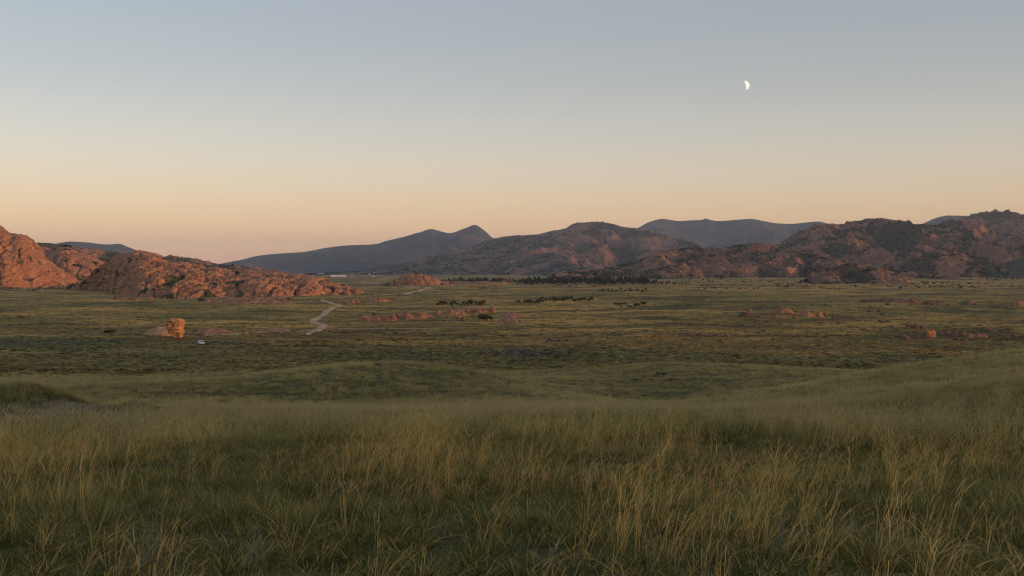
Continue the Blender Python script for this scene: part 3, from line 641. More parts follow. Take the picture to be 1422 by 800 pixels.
cluster(940, 1020, 461, 469, 7, (5, 12), (1.5, 3), 'loose brown rock beside the flat steppe outcrop', 'loose rocks by the steppe outcrop', 1)
cluster(890, 918, 467, 470, 4, (7, 14), (2, 4), 'small brown boulder apart from the flat outcrop', 'boulders apart from the outcrop')
cluster(918, 942, 524, 531, 4, (9, 16), (3, 6), 'pale grey rock in the dark hollow below the shoulder', 'pale rocks in the hollow', 0)
cluster(2, 50, 438, 441, 6, (4, 9), (1.5, 3), 'small pink rock on the meadow below the tall massif', 'rocks on the left meadow')
cluster(38, 52, 455, 457, 2, (5, 9), (1.5, 3), 'small pink rock near the lone wooden pole', 'rocks near the lone pole')
cluster(5, 90, 399, 404, 22, (4, 11), (2, 4), 'pink boulder fallen at the foot of the tall massif', 'fallen boulders below the massif')
cluster(150, 300, 414, 418, 16, (4, 10), (2, 4), 'boulder lying along the foot of the long dome', 'fallen boulders below the dome')
cluster(222, 264, 468, 472, 8, (2.5, 6), (1, 2.2), 'rubble block lying round the foot of the rock pillar', 'rubble round the rock pillar', 0)
cluster(640, 700, 398, 402, 8, (8, 16), (1.5, 3), 'low far rock near the wooden poles', 'low far rocks near the poles')
cluster(770, 840, 396.5, 399, 10, (5, 12), (1.5, 3), 'small pink rock by the bare strip before the pines', 'pink rocks by the bare strip')
cluster(1150, 1250, 425, 450, 10, (5, 13), (1.5, 3), 'scattered low rock on the right-hand meadow', 'scattered meadow rocks', 1)
cluster(1020, 1250, 446, 476, 16, (5, 15), (1.5, 3), 'low brown rock scattered in the middle steppe', 'scattered steppe rocks', 1)

# ------------------------------------------------------------------ roads
def catmull(pts, n=10):
    P = [np.array(p[:2], float) for p in pts]; P = [2 * P[0] - P[1]] + P + [2 * P[-1] - P[-2]]; out = []
    for k in range(1, len(P) - 2):
        for q in range(n):
            t = q / n
            out.append(0.5 * (2 * P[k] + (P[k + 1] - P[k - 1]) * t + (2 * P[k - 1] - 5 * P[k] + 4 * P[k + 1] - P[k + 2]) * t * t + (3 * P[k] - P[k - 1] - 3 * P[k + 1] + P[k + 2]) * t ** 3))
    out.append(P[-2]); return np.array(out)
def on_flat(px, py):
    dx, dy, dz = ray(px, py); t = CAMZ / -dz; return (dx * t, dy * t)
def strip(name, label, pix, width, m, lift=0.10, seed=0):
    c = catmull([on_flat(*p) for p in pix], 14)
    t = np.gradient(c, axis=0); t /= np.linalg.norm(t, axis=1, keepdims=True); n = np.stack((-t[:, 1], t[:, 0]), 1)
    k = np.arange(len(c)); wl = width / 2 * (1 + 0.16 * vnoise2(k / 9.0, k * 0 + 3.3, seed)); wr = width / 2 * (1 + 0.16 * vnoise2(k / 9.0, k * 0 + 9.3, seed + 1))
    tp = 0.35 + 0.65 * np.minimum(1, np.minimum(k, len(c) - 1 - k) / 16.0); wl = wl * tp; wr = wr * tp
    cols = [c + n * (wl * f)[:, None] for f in (1, .5)] + [c] + [c - n * (wr * f)[:, None] for f in (.5, 1)]
    P = np.stack(cols, 1); Z = zg(P[..., 0], P[..., 1]) + lift; Z[:, 0] -= lift * .7; Z[:, -1] -= lift * .7
    me = mesh_from(name, np.concatenate((P, Z[..., None]), -1).reshape(-1, 3), grid_faces(len(c), 5), True, m)
    if me.polygons[0].normal.z < 0: me.flip_normals()
    o = link(name, me, kind='structure'); o['label'] = label
strip('dirt_road', 'pale dirt road zigzagging across the valley floor', [(427, 461.5), (433, 458.5), (440, 454), (447, 450), (448, 447), (440, 445), (434.5, 443), (438, 440.5), (448, 436.5), (460, 431.5), (470, 428), (472, 426), (466, 424), (458, 422.3), (450, 420.7), (446, 419)], 4.8, 'dirt', 0.14, 1)
strip('dirt_road', 'far bend of the dirt road below the rock knoll', [(520, 411.5), (538, 410.3), (553, 409), (568, 407.2), (582, 405), (592, 403.2), (596.5, 402), (594, 401), (584, 399.8), (568, 398.4), (552, 397.2)], 8, 'dirt', 0.16, 2)
strip('dirt_road', 'distant straight of the dirt road climbing past the sheds', [(496, 391.3), (505, 391.9), (516, 393.2), (524, 394.4)], 10, 'dirt', 0.2, 3)
strip('dirt_road', 'last visible reach of the dirt road near the sheds', [(527, 389), (533, 387.6), (540, 386.2), (549, 384.8)], 14, 'dirt', 0.3, 4)
strip('side_track', 'thin dusty track running past the rock pillar to the road', [(-20, 467), (60, 467), (130, 466.4), (190, 466), (262, 465.2), (330, 463.4), (372, 460), (400, 456.2), (430, 453.6), (460, 452.5), (520, 452.5), (590, 453), (660, 453.6)], 2.6, 'dirt', 0.09, 5)
strip('bare_strip', 'bare tan strip of ground before the pine belt', [(690, 397.6), (715, 397.4), (740, 397.8), (770, 398.4), (800, 398.6)], 26, 'stubble', 0.2, 6)

# ------------------------------------------------------------------ small built things
def box(V, Fq, x0, x1, y0, y1, z0, z1):
    b = len(V)
    V += [(x0, y0, z0), (x1, y0, z0), (x1, y1, z0), (x0, y1, z0), (x0, y0, z1), (x1, y0, z1), (x1, y1, z1), (x0, y1, z1)]
    Fq += [(b, b + 3, b + 2, b + 1), (b + 4, b + 5, b + 6, b + 7), (b, b + 1, b + 5, b + 4), (b + 1, b + 2, b + 6, b + 5), (b + 2, b + 3, b + 7, b + 6), (b + 3, b, b + 4, b + 7)]
def boxmesh(name, m, *bs):
    V = []; Fq = []
    for b in bs: box(V, Fq, *b)
    return mesh_from(name, V, Fq, False, m)
def tubemesh(name, m, pts, radii, n=8):
    pts = [Vector(p) for p in pts]; V = []; Fq = []
    for k, p in enumerate(pts):
        t = (pts[min(k + 1, len(pts) - 1)] - pts[max(k - 1, 0)]).normalized()
        a = t.cross(Vector((0.3, 1, 0.1))).normalized(); b = t.cross(a)
        for q in range(n):
            w = 2 * math.pi * q / n; V.append(p + (a * math.cos(w) + b * math.sin(w)) * radii[k])
    for k in range(len(pts) - 1):
        for q in range(n): Fq.append((k * n + q, k * n + (q + 1) % n, (k + 1) * n + (q + 1) % n, (k + 1) * n + q))
    return mesh_from(name, V, Fq, True, m)
POLE = tubemesh('pole_shaft', 'pole_wood', [(0, 0, -0.6), (0, 0, 3), (0.03, 0, 6), (0.04, 0, 9.6)], [0.14, 0.13, 0.115, 0.10])
ARM = boxmesh('cross_arm', 'pole_wood', (-0.85, 0.95, -0.19, -0.07, 9.0, 9.14))
INS = tubemesh('insulator', 'ceramic', [(0, 0, 0), (0, 0, 0.10), (0, 0, 0.22)], [0.03, 0.07, 0.04])
def pole(px, py, hpx, label, rz=0.3):
    p = on_ground(px, py); k = hpx * p.y / F / 9.6
    r = link('utility_pole', None, label=label, cat='pole', group='wooden utility poles across the valley', loc=p, rz=rz)
    r.scale = (k, k, k)
    link('pole_shaft', POLE, r); link('cross_arm', ARM, r)
    for x in (-0.7, 0.1, 0.8): link('insulator', INS, r, loc=(x, -0.13, 9.14))
pole(143, 463, 34, 'wooden utility pole standing alone in the left meadow')
pole(418, 440, 21, 'wooden utility pole beside the zigzag of the dirt road')
pole(597, 426, 22, 'wooden utility pole next to the shrubs above the central outcrop')
pole(717, 409.5, 9.5, 'small far utility pole, the farther of two before the shrub thicket')
pole(726.5, 415, 13, 'utility pole, the nearer of two before the shrub thicket')
def pylon(px, py, hpx, label):
    p = on_ground(px, py); k = hpx * p.y / F / 18
    r = link('power_pylon', None, label=label, cat='pylon', group='double-post pylons by the pine belt', loc=p, rz=0.2); r.scale = (k, k, k)
    for s in (-1, 1): link('post', tubemesh('post', 'pole_wood', [(s * 2.2, 0, -0.5), (s * 2.2, 0, 18)], [0.3, 0.24]), r)
    link('cross_arm', boxmesh('cross_arm', 'pole_wood', (-5, 5, -0.25, 0.25, 15.6, 16.1)), r)
    link('cross_brace', tubemesh('cross_brace', 'pole_wood', [(-2.2, 0.02, 8), (2.2, 0.02, 14)], [0.14, 0.14]), r)
for px, py, h in ((699, 398, 14), (704.5, 397.6, 12.5), (708, 398, 13.5)):
    pylon(px, py, h, 'tall double-post pylon in front of the dark pine belt')
def shed(px, py, wpx, hpx, dep, label, wall='white_wall', roof='roof_sheet', gable=0.35, wins=6, rz=0.0):
    p = on_ground(px, py); w = wpx * p.y / F; h = hpx * p.y / F
    r = link('building', None, label=label, cat='building', loc=p, rz=rz)
    hw = h * (1 - gable)
    link('wall', boxmesh('wall', wall, (-w / 2, w / 2, 0, dep, -0.5, hw)), r)
    V = [(-w / 2 - .3, -.4, hw + .01), (w / 2 + .3, -.4, hw + .01), (w / 2 + .3, dep + .4, hw + .01), (-w / 2 - .3, dep + .4, hw + .01), (-w / 2 - .3, dep / 2, h), (w / 2 + .3, dep / 2, h)]
    bmq = bpy.data.meshes.new('roof'); bmq.from_pydata(V, [], [(0, 1, 5, 4), (2, 3, 4, 5), (0, 4, 3), (1, 2, 5), (3, 2, 1, 0)]); bmq.materials.append(MATS[roof])
    link('roof', bmq, r)
    if wins:
        for k in range(wins):
            x = -w / 2 + (k + 0.5) * w / wins
            link('window', boxmesh('window', 'window_glass', (x - w / wins * .18, x + w / wins * .18, -0.06, 0.02, hw * .45, hw * .8)), r)
    link('door', boxmesh('door', 'bark', (-w * .02 - .6, w * .02 + .6, -0.08, 0.03, 0.0, hw * .42)), r)
shed(469, 384.5, 21, 2.6, 14, 'long low white farm shed before the blue mountain', wins=14, gable=0.45)
shed(484, 384.8, 5, 2.3, 10, 'small brown-roofed house at the end of the white shed', wall='granite_lit', roof='roof_brown', wins=2)
shed(445, 381.5, 7, 2.2, 20, 'pale hut half hidden by the long granite dome', wins=3)
shed(503.5, 380.6, 3.2, 2, 16, 'tiny white house among the far farm buildings', wins=2)
shed(513, 381.2, 2.4, 1.8, 12, 'tiny white cabin between the far farm buildings', wins=1)
shed(518.5, 380.8, 2.8, 2.4, 14, 'tiny white house closest to the brown mountain foot', wins=2)
shed(518, 384.4, 2.2, 1.6, 8, 'tiny bright hut standing in front of the far houses', wins=1)
def mast():
    dx, dy, dz = ray(460, 344.5); D = 10500 * 0.985
    r = link('radio_mast', None, label='thin radio mast on the shoulder of the blue mountain', cat='mast', loc=(dx * D, dy * D, CAMZ + dz * D - 25))
    for a in (0, 2.1, 4.2): link('mast_leg', tubemesh('mast_leg', 'iron', [(3 * math.cos(a), 3 * math.sin(a), -30), (1.6 * math.cos(a), 1.6 * math.sin(a), 64)], [1.0, 0.7], 6), r)
    link('antenna', tubemesh('antenna', 'iron', [(0, 0, 60), (0, 0, 74)], [0.9, 0.4], 6), r)
mast()
def car():
    p = on_ground(279.5, 478.2)
    r = link('parked_car', None, label='white hatchback parked alone on the dark slope below the rock wedge', cat='car', loc=p + Vector((0, 0, 0.02)), rz=R(-58))
    # side profile (x along the car, front at +x), swept across with tumblehome
    prof = [(-1.95, .35), (-1.98, .62), (-1.92, .88), (-1.86, .98), (-1.62, 1.36), (-1.40, 1.47), (-0.4, 1.51), (0.25, 1.44), (0.98, 1.00), (1.55, .90), (1.88, .76), (1.98, .55), (1.94, .32)]
    V = []; Fq = []
    ys = [(-.84, 0), (-.80, 1), (.80, 1), (.84, 0)]
    n = len(prof)
    for y, _ in ys:
        for x, z in prof:
            k = max(0, (z - 0.95)) * 0.30
            V.append((x, math.copysign(abs(y) - k, y), z if abs(y) < .82 or z > .6 else z))
    for a in range(3):
        for q in range(n): Fq.append((a * n + q, a * n + (q + 1) % n, (a + 1) * n + (q + 1) % n, (a + 1) * n + q))
    me = bpy.data.meshes.new('body'); me.from_pydata(V, [], Fq + [tuple(range(n))[::-1], tuple(3 * n + q for q in range(n))]); me.materials.append(MATS['car_paint'])
    body = link('body', me, r)
    for s in (-1, 1):
        y = s * 0.745; ob = s * 0.03
        for nm, q in (('side_window', [(-1.42, 1.02), (-1.30, 1.36), (-0.52, 1.42), (-0.50, 1.02)]), ('side_window', [(-0.42, 1.02), (-0.44, 1.42), (0.18, 1.36), (0.72, 1.02)])):
            Vw = [(x, s * (0.835 - max(0, z - .95) * .30) + s * 0.012, z) for x, z in q]
            w = bpy.data.meshes.new(nm); w.from_pydata(Vw, [], [(0, 1, 2, 3) if s < 0 else (3, 2, 1, 0)]); w.materials.append(MATS['window_glass']); link(nm, w, r)
        for x in (-1.22, 1.25):
            rim = boxmesh('wheel', 'tyre', (0, 0, 0, 0, 0, 0))
            wh = link('wheel', tubemesh('wheel', 'tyre', [(x, s * .66, .31), (x, s * .68, .31), (x, s * .84, .31), (x, s * .86, .31)], [.24, .31, .31, .24], 20), r)
            link('rim', tubemesh('rim', 'iron', [(x, s * .80, .31), (x, s * .865, .31), (x, s * .87, .31)], [.19, .19, .01], 16), wh)
        link('headlight', boxmesh('headlight', 'lamp_lens', (1.84, 1.99, min(s * .48, s * .76), max(s * .48, s * .76), .60, .74)), r)
        link('tail_light', boxmesh('tail_light', 'red_lens', (-2.0, -1.86, min(s * .56, s * .80), max(s * .56, s * .80), .66, .98)), r)
        link('wing_mirror', boxmesh('wing_mirror', 'car_paint', (0.55, 0.72, min(s * .84, s * 1.0), max(s * .84, s * 1.0), .98, 1.10)), r)
    for nm, q in (('rear_window', [(-1.83, 1.03), (-1.64, 1.34)]), ('windscreen', [(0.34, 1.40), (0.92, 1.05)])):
        (xa, za), (xb, zb) = q; up = 0.014 if nm == 'windscreen' else 0.008; sg = -0.014 if nm == 'rear_window' else 0.01
        Vw = [(xa + sg, -.66, za + up), (xa + sg, .66, za + up), (xb + sg, .60 if nm == 'rear_window' else .66, zb + up), (xb + sg, -.60 if nm == 'rear_window' else -.66, zb + up)]
        w = bpy.data.meshes.new(nm); w.from_pydata(Vw, [], [(0, 1, 2, 3)]); w.materials.append(MATS['window_glass']); link(nm, w, r)
    link('bumper', boxmesh('bumper', 'car_paint', (-2.05, -1.93, -.8, .8, .34, .58)), r); link('bumper', boxmesh('bumper', 'car_paint', (1.93, 2.05, -.8, .8, .30, .52)), r)
car()
def moon():
    dx, dy, dz = ray(1034.2, 118.8); D = 90000.0
    c = Vector((dx, dy, dz)).normalized() * D + Vector((0, 0, CAMZ)); rad = 6.1 / F * D
    # the sunlit part of the ball: a lune of its surface between limb and terminator
    V = []; Fq = []; nl, nm = 40, 10
    for a in range(nl + 1):
        la = -math.pi / 2 + math.pi * a / nl
        for b in range(nm + 1):
            lo = R(11) + (R(100) - R(11)) * b / nm
            V.append((math.cos(la) * math.sin(lo) * rad, -math.cos(la) * math.cos(lo) * rad, math.sin(la) * rad))
    for a in range(nl):
        for b in range(nm): i = a * (nm + 1) + b; Fq.append((i, i + 1, i + nm + 2, i + nm + 1))
    m, nt, bs = mat('moonlight'); n = noise(nt, pos(nt), 0.012, 3)
    nt.links.new(ramp(nt, n, [(0.35, (1.0, 0.88, 0.70)), (0.65, (1.0, 0.97, 0.87))]), bs.inputs['Emission Color']); bs.inputs['Emission Strength'].default_value = 1.15
    bs.inputs['Base Color'].default_value = (0, 0, 0, 1)
    o = link('moon', mesh_from('moon', V, Fq, True, 'moonlight'), label='thin waxing crescent moon in the clear dusk sky', cat='moon', loc=c)
    f = (Vector((0, 0, CAMZ)) - c).normalized(); rot = Vector((0, -1, 0)).rotation_difference(f)
    from mathutils import Quaternion
    o.rotation_mode = 'QUATERNION'; o.rotation_quaternion = Quaternion(f, R(14)) @ rot
moon()

# ------------------------------------------------------------------ trees and shrubs
def leafcloud(name, rng, n, shape, m, leaf, trunk=None):
    """many small leaf-clump faces through a crown's volume"""
    C = shape(rng, n); d = rng.normal(size=(n, 3)); d /= np.linalg.norm(d, axis=1, keepdims=True)
    a = np.cross(d, rng.normal(size=(n, 3))); a /= np.linalg.norm(a, axis=1, keepdims=True); b = np.cross(d, a)
    s = leaf * (0.6 + 0.8 * rng.random(n))[:, None]
    V = np.stack((C - a * s, C + b * s * 0.8, C + a * s, C - b * s * 0.8), 1).reshape(-1, 3)
    return mesh_from(name, V, np.arange(4 * n).reshape(-1, 4), False, m)
def shrub_shape(rng, n):
    k = rng.integers(4, 7); cs = np.stack((rng.normal(0, .45, k), rng.normal(0, .35, k), 0.25 + 0.45 * rng.random(k)), 1)
    p = cs[rng.integers(0, k, n)] + rng.normal(size=(n, 3)) * np.array((.26, .26, .20)); p[:, 2] = np.abs(p[:, 2]); return p
def pine_shape(rng, n):
    h = rng.random(n) ** 0.8; r = (1 - h) ** 0.75 * 0.30 * (0.75 + 0.35 * np.sin(h * 34)) * np.sqrt(0.15 + 0.85 * rng.random(n)); a = rng.random(n) * 2 * np.pi
    return np.stack((r * np.cos(a), r * np.sin(a), 0.14 + 0.86 * h), 1)
def round_shape(rng, n):
    d = rng.normal(size=(n, 3)); d /= np.linalg.norm(d, axis=1, keepdims=True); r = rng.random(n) ** 0.4
    p = d * r[:, None] * np.array((.30, .30, .38)); p += 0.10 * np.stack([vnoise3(p * 4 + 3, q) for q in range(3)], -1); p[:, 2] += 0.58; return p
RG = np.random.default_rng(8)
SHR = [leafcloud('foliage', RG, 170, shrub_shape, 'shrub_leaf', 0.14) for _ in range(6)]
PINE = [leafcloud('crown', RG, 420, pine_shape, 'pine_needle', 0.045) for _ in range(5)] + [leafcloud('crown', RG, 380, round_shape, 'pine_needle', 0.055) for _ in range(3)]
TRUNK = tubemesh('trunk', 'bark', [(0, 0, -0.05), (0, 0, 0.3), (0.01, 0, 0.9)], [0.022, 0.018, 0.006], 6)
STEM = tubemesh('stem', 'bark', [(0, 0, -0.12), (0.04, 0.02, 0.2), (0.15, 0.05, 0.5)], [0.05, 0.04, 0.015], 5)
TR = random.Random(11)
def shrub(p, size, label, group=None, tall=1.0):
    r = link('shrub', None, label=label, cat='shrub', group=group, loc=p, rz=TR.uniform(0, 6.28)); r.scale = (size, size, size * tall)
    link('foliage', TR.choice(SHR), r); link('stem', STEM, r)
def shrub_row(x0, x1, y0, y1, n, h0, h1, label, group, slope=0, tall=(0.9, 1.5)):
    for k in range(n):
        px = x0 + (x1 - x0) * (k + TR.random()) / n; py = TR.uniform(y0, y1) + slope * (px - x0)
        p = on_ground(px, py); h = TR.uniform(h0, h1) * p.y / F; t = TR.uniform(*tall)
        shrub(p, h / t / 0.85, label, group, t)
def bush_points(x0, x1, y0, y1, n, h0, h1):
    q = []
    for k in range(n):
        p = on_ground(TR.uniform(x0, x1), TR.uniform(y0, y1))
        if fbm2(np.array([p.x / 130]), np.array([p.y / 130]), 2, 71)[0] + TR.gauss(0, .12) < 0.0: continue
        q.append((p.x, p.y, p.z, (h0 + (h1 - h0) * TR.random() ** 2) * p.y / F))
    SCRUB.append(tuple(np.array(c) for c in zip(*q)))
def pines(n, x0, x1, yb0, yb1, h0, h1, label, group):
    for k in range(n):
        px = x0 + (x1 - x0) * (k + TR.random()) / n; p = on_ground(px, TR.uniform(yb0, yb1)); h = TR.uniform(h0, h1) * p.y / F
        e = min(1.0, 0.55 + 0.02 * min(px - x0, x1 - px)); h *= e
        r = link('pine_tree', None, label=label, cat='tree', group=group, loc=p, rz=TR.uniform(0, 6.28)); w = h * TR.uniform(1.0, 1.5); r.scale = (w, w, h)
        link('trunk', TRUNK, r); link('crown', TR.choice(PINE), r)
pines(70, 613, 722, 390.5, 393.2, 3.5, 7.5, 'dark pine in the sparse end of the belt beside the rock knoll', 'pines at the sparse end of the belt')
pines(150, 717, 915, 392.5, 396.0, 5, 10.5, 'dark pine in the dense middle of the long tree belt', 'pines in the dense belt')
pines(26, 880, 960, 393.0, 396.0, 3, 5, 'low pine trailing off the end of the tree belt', 'low pines trailing off the belt')
shrub_row(748, 824, 415, 420, 34, 1.4, 4.4, 'dark shrub in the thicket on the valley floor', 'shrubs of the valley thicket', -0.02)
shrub_row(715, 755, 419, 421, 12, 2, 3.5, 'low dark shrub trailing from the valley thicket', 'low shrubs by the thicket')
shrub_row(830, 900, 402, 406.4, 24, 1.1, 2.6, 'dark shrub in the thin hedge behind the thicket', 'shrubs of the thin hedge')
shrub_row(853, 895, 421, 427, 13, 1.6, 3.8, 'shrub in the small patch apart from the thicket', 'shrubs of the small patch', 0, (0.8, 1.3))
shrub_row(604, 642, 421, 426, 10, 1.8, 3.4, 'bushy shrub above the central outcrop', 'shrubs above the outcrop')
shrub_row(640, 676, 421, 425, 8, 3.2, 6.0, 'tall dark shrub on the rise above the central outcrop', 'tall shrubs above the outcrop', 0, (1.3, 1.8))
shrub_row(664, 684, 443, 446, 5, 3, 7, 'dark shrub clinging to the side of the smooth granite dome', 'shrubs at the smooth dome')
shrub_row(146, 158, 461.5, 462.5, 3, 3, 4.5, 'dark shrub clump by the lone wooden pole', 'shrubs by the lone pole', 0, (0.6, 0.8))
bush_points(950, 1060, 383, 390, 130, 0.8, 2.2)
bush_points(965, 1180, 391, 402, 330, 0.8, 2.4)
bush_points(1180, 1425, 391, 401, 260, 0.8, 2.6)
bush_points(1290, 1425, 380, 390, 160, 0.8, 2.2)
bush_points(730, 960, 380, 384.5, 260, 0.7, 1.8)
shrub_row(880, 945, 519, 529, 8, 2, 3.6, 'low dark bush in the hollow beside the pale rocks', 'bushes in the hollow', 0, (0.5, 0.8))
for P, q in CREVICE:
    d = P[1]; shrub(Vector(P), (3.0 + 4.5 * q) * d / F / 1.1, 'dark bush rooted in a cleft of the pink granite', 'bushes in the granite clefts', 0.8)

# ------------------------------------------------------------------ ground cover (instanced by geometry nodes: nobody could count it)
def blade(V, Fq, H, x, y, h, az, lean, droop, w, segs=4, twist=0.0, h0=0.0, z0=0.0, taper=1.0):
    ca, sa = math.cos(az), math.sin(az); b = len(V)
    px, pz = 0.0, z0; ang = lean; st = h / segs
    for k in range(segs + 1):
        t = k / segs; ww = w * (1 - taper * t ** 1.6) * 0.5 + 0.0002
        tx, ty = -math.sin(az + twist), math.cos(az + twist)
        V.append((x + ca * px - tx * ww, y + sa * px - ty * ww, pz)); V.append((x + ca * px + tx * ww, y + sa * px + ty * ww, pz))
        H += [h0 + (1 - h0) * t] * 2
        ang += droop / segs * (0.4 + 1.2 * t); px += math.sin(ang) * st; pz += math.cos(ang) * st
        if k < segs: q = b + 2 * k; Fq.append((q, q + 1, q + 3, q + 2))
    return x + ca * px, y + sa * px, pz, ang
def tuft(name, r, n, h, spread, w, m, lean=0.5, droop=1.0, segs=4):
    V = []; Fq = []; H = []; B = []
    for _ in range(n):
        a = r.uniform(0, 6.283); q = spread * math.sqrt(r.random())
        k = len(V); blade(V, Fq, H, q * math.cos(a), q * math.sin(a), r.uniform(*h), a + r.uniform(-.9, .9), r.uniform(0, lean), r.uniform(0.1, droop), w * r.uniform(.7, 1.3), segs, r.uniform(-1.5, 1.5))
        B += [(0.6 + 0.4 * r.random()) if r.random() < 0.15 else 0.5 * r.random()] * (len(V) - k)
    return mesh_from(name, V, Fq, True, m, dict(h=H, dry=B))
def feather(name, r, n, h, spread, w, m, awns=3, wind=0.0):
    V = []; Fq = []; H = []
    for _ in range(n):
        a = r.uniform(0, 6.283); q = spread * math.sqrt(r.random()); az = r.gauss(wind, 0.9) if r.random() < .75 else r.uniform(0, 6.283)
        x, y, z, ang = blade(V, Fq, H, q * math.cos(a), q * math.sin(a), r.uniform(*h), az, r.uniform(-.05, .38), r.uniform(.1, .7), w, 5, r.uniform(-1, 1), 0.25, 0, 0.3)
        for _k in range(awns):
            hh = r.uniform(.12, .26)
            blade(V, Fq, H, x, y, hh, az + r.gauss(0, .16), ang + r.gauss(0, .10), r.uniform(.7, 1.9), w * r.uniform(.5, .9), 4, r.uniform(-1, 1), 0.85, z, 0.9)
    return mesh_from(name, V, Fq, True, m, dict(h=H))
m_leaf('grass_green', (0.078, 0.090, 0.028), (0.21, 0.212, 0.058), ((0.185, 0.195, 0.054), (0.50, 0.44, 0.155)), dry=(0.66, 0.47, 0.20))
m_leaf('grass_straw', (0.14, 0.125, 0.048), (0.27, 0.20, 0.078), ((0.42, 0.345, 0.150), (0.64, 0.49, 0.22)))
m_leaf('grass_gold', (0.17, 0.135, 0.048), (0.34, 0.22, 0.075), ((0.66, 0.42, 0.14), (0.92, 0.60, 0.21)))
m_leaf('grass_far', (0.16, 0.140, 0.048), (0.34, 0.275, 0.098), ((0.36, 0.31, 0.115), (0.74, 0.60, 0.265)))
m_leaf('wormwood', (0.13, 0.14, 0.095), (0.25, 0.26, 0.18), ((0.15, 0.16, 0.11), (0.29, 0.29, 0.21)))
m_leaf('wormwood_pale', (0.20, 0.20, 0.13), (0.25, 0.25, 0.17), ((0.27, 0.265, 0.175), (0.30, 0.29, 0.20)))
m_leaf('tussock_leaf', (0.035, 0.034, 0.014), (0.19, 0.140, 0.045), ((0.046, 0.043, 0.017), (0.30, 0.20, 0.072)))
m_leaf('scrub_leaf', (0.020, 0.026, 0.014), (0.045, 0.048, 0.024), ((0.024, 0.030, 0.015), (0.055, 0.052, 0.027)), 0.2)
def scatter(name, label, meshes, P, rot, scl, idx, tint):
    """one object that sets a plant mesh on every point"""
    col = bpy.data.collections.new(name + '_source')
    for k, me in enumerate(meshes): col.objects.link(bpy.data.objects.new('%s_%02d' % (name, k), me))
    me = bpy.data.meshes.new(name); P = np.asarray(P, np.float32); me.vertices.add(len(P)); me.vertices.foreach_set('co', P.ravel())
    for a, t, val in (('rot', 'FLOAT_VECTOR', rot), ('scl', 'FLOAT_VECTOR', scl), ('idx', 'INT', idx), ('tint', 'FLOAT', tint)):
        at = me.attributes.new(a, t, 'POINT'); at.data.foreach_set('vector' if t == 'FLOAT_VECTOR' else 'value', np.asarray(val, np.int32 if t == 'INT' else np.float32).ravel())
    ng = bpy.data.node_groups.new(name + '_nodes', 'GeometryNodeTree')
    ng.interface.new_socket('Geometry', in_out='INPUT', socket_type='NodeSocketGeometry'); ng.interface.new_socket('Geometry', in_out='OUTPUT', socket_type='NodeSocketGeometry')
    gi = ng.nodes.new('NodeGroupInput'); go = ng.nodes.new('NodeGroupOutput'); iop = ng.nodes.new('GeometryNodeInstanceOnPoints')
    ci = ng.nodes.new('GeometryNodeCollectionInfo'); ci.inputs[0].default_value = col; ci.inputs['Separate Children'].default_value = True; ci.inputs['Reset Children'].default_value = True
    def na(n, t):
        q = ng.nodes.new('GeometryNodeInputNamedAttribute'); q.data_type = t; q.inputs[0].default_value = n; return q.outputs[0]
    e2r = ng.nodes.new('FunctionNodeEulerToRotation'); L = ng.links
    L.new(gi.outputs[0], iop.inputs['Points']); L.new(ci.outputs[0], iop.inputs['Instance']); iop.inputs['Pick Instance'].default_value = True
    L.new(na('idx', 'INT'), iop.inputs['Instance Index']); L.new(na('rot', 'FLOAT_VECTOR'), e2r.inputs[0]); L.new(e2r.outputs[0], iop.inputs['Rotation']); L.new(na('scl', 'FLOAT_VECTOR'), iop.inputs['Scale'])
    L.new(iop.outputs[0], go.inputs[0])
    o = link(name, me, label=label, kind='stuff'); md = o.modifiers.new('scatter', 'NODES'); md.node_group = ng
    return o
GR = np.random.default_rng(21)
def fan(n, r0, r1, half=36.0, power=1.0):
    """n random spots in a wedge of land in front of the viewer, power 1 = even over the area"""
    q = GR.random(n)
    r = np.sqrt(r0 * r0 + (r1 * r1 - r0 * r0) * q) if power == 1 else (r0 * (r1 / r0) ** q if power == 0 else r0 + (r1 - r0) * q)
    a = np.radians(GR.uniform(-half, half, n)); return np.sin(a) * r, np.cos(a) * r
def lay(name, label, meshes, x, y, s0, s1, tall=None, sink=0.02, tintn=None, wind=0.0, keep=None):
    m = track_dist(x, y) > 1.0 + 0.5 * GR.random(len(x))
    lt = x - np.interp(y, [p[1] for p in TRACK], [p[0] for p in TRACK]); m &= ~((lt > -0.7) & (lt < 4.2) & (y > 24) & (y < 50) & (GR.random(len(x)) < 0.93))
    if keep is not None: m &= keep
    x, y = x[m], y[m]; n = len(x); z = zg(x, y)
    s = GR.uniform(s0, s1, n); big = 0.5 + 0.9 * fbm2(x / 3.1, y / 3.1, 2, 50) + 0.5 * fbm2(x / 14, y / 14, 2, 51)
    t = np.clip(0.45 + 0.55 * (big - 0.5) + 0.5 * fbm2(x / 30, y / 22, 2, 52) + GR.normal(0, .34, n), 0, 1) if tintn is None else np.clip(tintn[m] + GR.normal(0, .15, n), 0, 1)
    hs = s * (np.clip(0.72 + 0.4 * big, 0.45, 1.2) if tall is None else tall)
    rot = np.stack((GR.normal(0, .08, n), GR.normal(0, .08, n), GR.uniform(0, 6.283, n) if wind == 0 else GR.normal(0, wind, n)), 1)
    return scatter(name, label, meshes, np.stack((x, y, z - sink), 1), rot, np.stack((s, s, hs), 1), GR.integers(0, len(meshes), n), t)
TF = random.Random(3)
near_g = [tuft('tuft', TF, 58, (.06, .23), .06, .0044, 'grass_green', 0.85, 1.5) for _ in range(9)]
turf_g = [tuft('turf', TF, 40, (.03, .10), .13, .0045, 'grass_green', 0.9, 1.0, 3) for _ in range(5)]
near_f = [feather('stalks', TF, TF.randint(3, 9), (.22, .46), .045, .0033, 'grass_gold', 2) for _ in range(12)]
